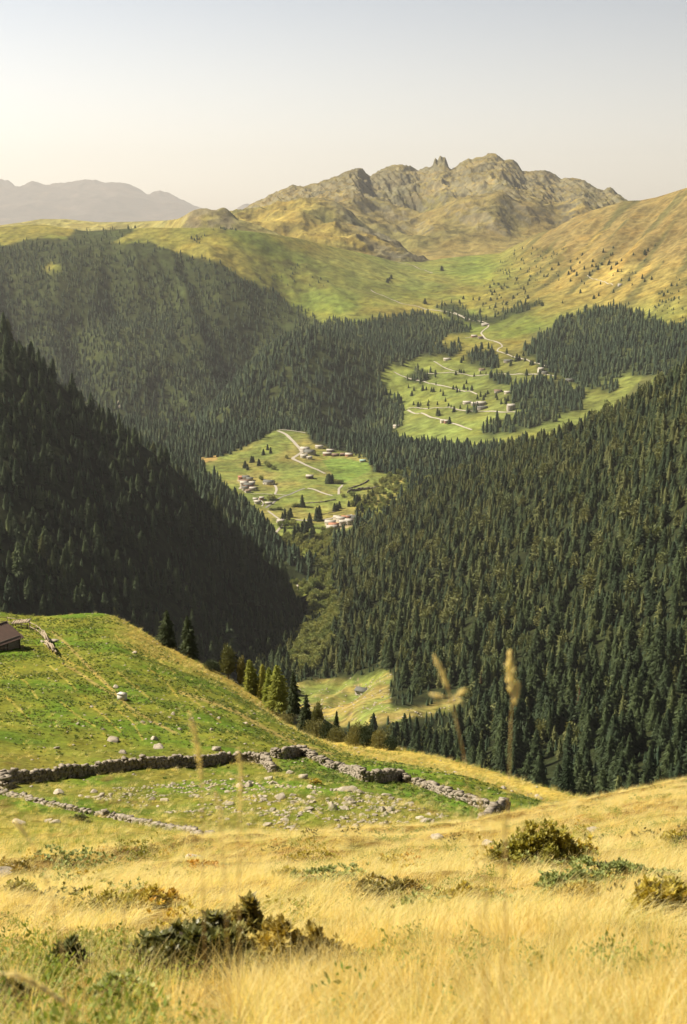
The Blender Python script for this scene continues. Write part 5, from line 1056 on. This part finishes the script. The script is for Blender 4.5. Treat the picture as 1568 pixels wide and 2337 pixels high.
lone(valley, z3([(1055, 608), (1290, 565), (1320, 545), (1350, 520), (1260, 590), (1310, 590), (1350, 560), (1200, 640), (1110, 600)]), 6, 11, BROAD, 'village_tree', 'bushy tree at the right edge of the village meadow', 'bushy trees at the right meadow edge', TRUNK_B, 1.9)
lone(valley, z3([(600, 690), (620, 690), (640, 688), (655, 688), (740, 672), (755, 668), (770, 668), (790, 668)]), 4, 7, BROAD, 'hedge_bush', 'dark hedge bush on the field line below the lane', 'hedge bushes on the field line', TRUNK_B, 2.2)

# ------------------------------------------------------------------ field walls in the valley
def field_wall(pts, h, w, patch, label, mat):
    G = patch.at_px([p[0] for p in pts], [p[1] for p in pts]); b = MB()
    for A, B in zip(G[:-1], G[1:]):
        n = max(1, int(np.hypot(*(B - A)[:2]) / 6))
        for k in range(n):
            c = A + (B - A) * (k + .5) / n; d = (B - A) / n; hh = h * rng.uniform(.75, 1.2); b.box((c[0], c[1], patch.height(c[0], c[1])[0] + hh / 2 - .6), (np.hypot(d[0], d[1]) * 1.03, w * rng.uniform(.9, 1.1), hh + 1.2), math.atan2(d[1], d[0]), .25)
    return tag(obj('field_wall', b.mesh('field_wall', mat)), label, 'wall')
M_fw = plain_mat('field_stone', (.20, .17, .13), (.11, .10, .07), .5)
field_wall(z3([(1085, 556), (1120, 548), (1160, 535), (1190, 522), (1215, 505)]), 1.8, 1.6, valley, 'dark dry stone field wall right of the leafy trees', M_fw)
field_wall(z3([(1082, 583), (1110, 572), (1160, 565), (1220, 560), (1270, 556)]), 4.5, 2, valley, 'tall shadowed retaining wall across the right meadow', M_fw)
field_wall(z3([(820, 648), (880, 645), (940, 640), (975, 630), (1010, 628)]), 1.6, 1.5, valley, 'stone field wall in front of the road end', M_fw)
field_wall(z3([(900, 722), (960, 712), (1010, 700)]), 1.2, 1.2, valley, 'thin field wall on the lowest meadow', M_fw)

# ------------------------------------------------------------------ shrubs in the foreground
M_rho = leaf_mat('rhododendron_leaves', (.26, .25, .05), (.48, .37, .06), (.50, .28, .04), .35, 1.5, .45, 18); M_rhod = leaf_mat('dark_shrub_leaves', (.095, .105, .03), (.22, .19, .05), (.32, .22, .04), .25, 1.5, .4, 14)
M_jun = leaf_mat('juniper_needles', (.22, .26, .08), (.33, .36, .12), None, .2, 1.5, .6, 14); M_ora = leaf_mat('bilberry_leaves', (.34, .26, .06), (.46, .36, .09), None, .25, 1.5, .6, 12)
def twig_mesh(name, W_, H_, seed):
    r = np.random.default_rng(seed); b = MB()
    for i in range(26):
        a = r.uniform(0, 6.28); R = r.uniform(.2, .9); b.bar((.1 * math.cos(a) * W_, .1 * math.sin(a) * W_, -.05), (R * W_ * math.cos(a), R * W_ * math.sin(a), H_ * (1.05 - R * R * .6)), .008, .003, 4)
    return b.mesh(name, M_bark)
def rosette_mesh(name, mat, W_, D_, H_, leaf, nros, seed, flat=.0):
    """whorls of upright oval leaves at the shoot tips of a domed shrub"""
    r = np.random.default_rng(seed); a = r.uniform(0, 6.283, nros); R = np.sqrt(r.random(nros)); lob = (1 + .26 * np.sin(3 * a + seed) + .16 * np.sin(7 * a)) * np.where(r.random(nros) < .14, r.uniform(1, 1.5, nros), 1)
    x, y = R * np.cos(a) * W_ * lob, R * np.sin(a) * D_ * lob; z = H_ * (np.sqrt(np.clip(1 - R**2, 0, 1)) * r.uniform(.35, 1.0, nros)**.5 * (.9 + .75 * noise2(x / W_ * 2.4 + seed, y / D_ * 2.4))) + .02
    V = []; F4 = []; k = 0
    for i in range(nros):
        n = r.integers(5, 9); a0 = r.uniform(0, 6.28); el = r.uniform(.3, 1.1)
        for j in range(n):
            b = a0 + j * 2.4; e = el + r.uniform(-.35, .35); d = np.array([math.cos(b) * math.cos(e), math.sin(b) * math.cos(e), math.sin(e)]); s = np.array([-math.sin(b), math.cos(b), 0]) ; L_ = leaf * r.uniform(.7, 1.2); u = np.cross(s, d)
            c = np.array([x[i], y[i], z[i] + r.uniform(-.3, .1) * leaf])
            V += [c, c + d * L_ * .5 + s * L_ * .24 + u * L_ * .05, c + d * L_, c + d * L_ * .5 - s * L_ * .24 + u * L_ * .05]; F4.append((k, k + 1, k + 2, k + 3)); k += 4
    return mesh_np(name, V, [F4], mat, shade_smooth=False)
def shrub(px_, py_, wpx, hpx, mat, label, leaf=.05, nros=260, name='shrub', deep=.7, cat='shrub', patch=None):
    patch = patch or fore; p = patch.at_px(px_, py_)[0]; W_ = wpx * p[1] / F * .5; H_ = hpx * p[1] / F * .8; e = bpy.data.objects.new(name, None); COL.objects.link(e); e.location = p; tag(e, label, cat)
    sd_ = int(px_ + py_); obj('leaves', rosette_mesh('leaves', mat, W_, W_ * deep, H_, leaf, nros, sd_), e); obj('twigs', twig_mesh('twigs', W_, H_, sd_), e); return e
shrub(1235, 1975, 190, 100, M_rho, 'rounded rhododendron bush glowing yellow-green on the golden slope', .06, 900, 'rhododendron_bush', .8, 'bush')
shrub(1325, 1968, 70, 50, M_rho, 'small bronze bush joined to the right of the rounded bush', .055, 220); shrub(1160, 1982, 90, 46, M_rho, 'low sprawl at the left foot of the rounded bush', .055, 260)
shrub(455, 2225, 300, 130, M_rhod, 'big dark-leaved shrub in the blurred near grass', .05, 900, 'dark_shrub', .8); shrub(560, 2190, 130, 150, M_rhod, 'darkest upright clump of the near shrub', .05, 500, 'dark_shrub', .7); shrub(660, 2200, 190, 100, M_ora, 'bronze brown shrub right of the near dark shrub', .045, 500)
shrub(160, 2215, 80, 62, M_rhod, 'small dark sprig left of the near dark shrub', .045, 110); shrub(20, 2310, 110, 60, M_rhod, 'dark leaves in the bottom left corner', .04, 160); shrub(270, 2290, 160, 60, M_jun, 'green herbs below the dark sprig', .03, 200)
shrub(40, 2055, 110, 40, M_rho, 'olive shrub mat at the left edge behind the grass', .05, 260); shrub(345, 2068, 110, 40, M_rho, 'yellow-green low shrub left of centre', .045, 240); shrub(250, 2085, 150, 40, M_rho, 'thin yellowish shrub mat before the dark shrub', .045, 160)
shrub(900, 1988, 150, 22, M_rho, 'flat shrub strip in the middle of the golden slope', .05, 240); shrub(905, 2062, 240, 46, M_rhod, 'wide olive shrub mat in the middle foreground', .045, 420); shrub(1080, 2068, 150, 40, M_rho, 'bronze end of the wide shrub mat', .045, 220)
shrub(1400, 2020, 260, 44, M_jun, 'bluish green juniper mat right of the rounded bush', .035, 900, 'juniper_mat'); shrub(1290, 2035, 140, 36, M_jun, 'left tongue of the bluish green juniper mat', .035, 400, 'juniper_mat'); shrub(1325, 2060, 90, 50, M_ora, 'orange brown sprig before the juniper mat', .045, 160)
shrub(1550, 1932, 90, 34, M_rho, 'olive shrub at the right edge level with the white rock', .05, 200); shrub(1520, 2090, 170, 90, M_rho, 'yellow and brown shrub at the right picture edge', .045, 420); shrub(715, 1972, 170, 24, M_rho, 'olive shrub strip left of centre on the slope', .05, 240); shrub(760, 2010, 160, 22, M_jun, 'green strip under the olive shrub strip', .04, 240)
shrub(140, 1940, 200, 18, M_jun, 'green heath patch near the left edge', .06, 300, deep=1.2); shrub(290, 1925, 150, 18, M_rho, 'olive heath patch below the low ruined wall', .06, 260, deep=1.2); shrub(30, 1965, 120, 22, M_rhod, 'dark heath patch by the left picture edge', .055, 240); shrub(470, 1995, 130, 24, M_rho, 'small olive sprigs beside the half-buried rock', .05, 150)
shrub(182, 1872, 36, 16, M_rhod, 'dark tussock bush below the low ruined wall', .10, 120, patch=meadow); shrub(660, 2010, 60, 26, M_rho, 'single olive sprig in the golden grass', .05, 70); shrub(720, 1790, 30, 14, M_rho, 'reddish low bush in the stone scatter', .12, 90, patch=meadow)

SPR = [rosette_mesh('sprig', [M_rho, M_rho, M_jun, M_rhod][i], .22, .18, .12, .032, 30, 400 + i) for i in range(4)]
ds = np.where((fore.Y > 8) & (fore.Y < 45), 1, 0) * (1.6 * sstep(.12, .35, fbm(fore.X / 1.5 + 7, fore.Y / 2.5, 3)) + .12) * sstep(60, 12, fore.Y)
Pp, _ = fore.scatter(ds, seed=61, pxr=(-120, 1690)); r_ = np.random.default_rng(62)
o = scatter_stuff('dwarf_shrubs', Pp, r_.uniform(.6, 1.5, len(Pp)), r_.uniform(0, 6, len(Pp)), SPR, seed=63); tag(o, 'small olive and bronze dwarf shrub sprigs dotted through the golden grass', 'dwarf shrubs')
# ------------------------------------------------------------------ tall seed heads close to the camera
M_stem = leaf_mat('dry_stem', (.62, .46, .18), (.70, .54, .24), None, .3, 40); M_seed = leaf_mat('seed_head', (.92, .86, .58), (.95, .90, .68), None, .6, 90)
def stalk(path, head, y, wpx, label, extra=()):
    y *= 1.3
    pp = [np.array([ray(a, b)[0] * y, y, ray(a, b)[1] * y]) for a, b in path]; e = bpy.data.objects.new('grass_stalk', None); COL.objects.link(e); base = pp[-1]; e.location = base; tag(e, label, 'grass stalk')
    b = MB()
    for A, B in zip(pp[:-1], pp[1:]): b.bar(A - base, B - base, .0006, .0008, 6)
    obj('stem', b.mesh('stem', M_stem, True), e); b = MB(); r = np.random.default_rng(int(path[0][0]))
    for hd in [head] + list(extra):
        hp_ = [np.array([ray(a, b_)[0] * y, y, ray(a, b_)[1] * y]) - base for a, b_ in hd]; n = len(hp_) - 1
        w = wpx * y / F * .6
        for k in range(int(75 * n)):
            t = r.random() * n; i = min(int(t), n - 1); c = hp_[i] + (hp_[i + 1] - hp_[i]) * (t - i); d = hp_[i] - hp_[i + 1]; d = d / np.linalg.norm(d)
            taper = math.sin(math.pi * min(max(t / n, .06), .94))**.5; o = r.normal(size=3) * w * .45 * taper
            b.bar(c + o * .3, c + o + d * w * r.uniform(.6, 1.4), w * .22, w * .05, 5)
    obj('seed_head', b.mesh('seed_head', M_seed), e); return e
stalk([(1165, 1500), (1163, 1545), (1170, 1585), (1166, 1640), (1162, 1760), (1158, 1900), (1150, 2080), (1142, 2300), (1138, 2520)], [(1165, 1493), (1163, 1545), (1168, 1590)], 1.35, 20, 'tallest blurred grass stalk with a thick straight seed head', [[(1178, 1565), (1176, 1610)]])
stalk([(995, 1502), (1012, 1545), (1026, 1582), (1040, 1640), (1058, 1720), (1075, 1850), (1090, 2000), (1105, 2250), (1110, 2500)], [(992, 1500), (1008, 1530), (1026, 1580)], 1.35, 13, 'blurred grass stalk leaning left with a side twig', [[(988, 1586), (1018, 1592)], [(1058, 1575), (1030, 1600)]])
stalk([(434, 1635), (445, 1680), (457, 1740), (460, 1800), (462, 1900), (464, 2050), (468, 2250), (470, 2500)], [(434, 1632), (446, 1680), (457, 1745), (459, 1800)], 1.2, 15, 'curved blurred grass stalk in front of the left wall')
stalk([(545, 1718), (551, 1760), (547, 1820), (546, 1880), (545, 2000), (546, 2200), (548, 2500)], [(544, 1716), (551, 1760), (547, 1830), (546, 1880)], 1.15, 13, 'blurred grass stalk right of the curved one')
stalk([(488, 1800), (503, 1850), (505, 1890), (512, 2000), (520, 2200), (530, 2500)], [(488, 1798), (503, 1850), (505, 1900)], 1.1, 12, 'short blurred grass stalk between the two left ones')
stalk([(1090, 1800), (1100, 1870), (1105, 1950), (1110, 2100), (1115, 2400)], [(1090, 1798), (1098, 1850), (1102, 1890)], 1.1, 10, 'faint short stalk left of the wall corner')
stalk([(1150, 1880), (1150, 1920), (1152, 2000), (1158, 2200), (1160, 2450)], [(1150, 1860), (1150, 1900), (1153, 1930)], 1.15, 11, 'faint short stalk before the wall corner')
stalk([(40, 1880), (62, 1910), (85, 1950), (110, 2020), (140, 2150), (160, 2400)], [(36, 1876), (50, 1895), (64, 1912)], 1.2, 14, 'thin pale stalk leaning left at the left edge')
stalk([(15, 2225), (60, 2240), (110, 2265), (150, 2300), (180, 2345), (200, 2450)], [(6, 2222), (50, 2228), (100, 2255), (150, 2290)], 1.25, 20, 'bent pale grass plume in the bottom left corner')
stalk([(285, 2060), (284, 2150), (282, 2250), (280, 2400)], [(285, 2050), (285, 2100)], 1.3, 6, 'straight pale stem near the bottom left')
# ------------------------------------------------------------------ haze
m, N, L = mat_base('haze')
pv = N.new('ShaderNodeVolumePrincipled'); pv.inputs['Density'].default_value = HAZE; pv.inputs['Color'].default_value = (.96, .95, .94, 1); pv.inputs['Anisotropy'].default_value = .2
oo = N.new('ShaderNodeOutputMaterial'); L.new(pv.outputs[0], oo.inputs['Volume'])
hb = MB(); hb.box((0, 23500, 800), (70000, 49000, 2930))
o = obj('haze', hb.mesh('haze', m)); o['kind'] = 'stuff'
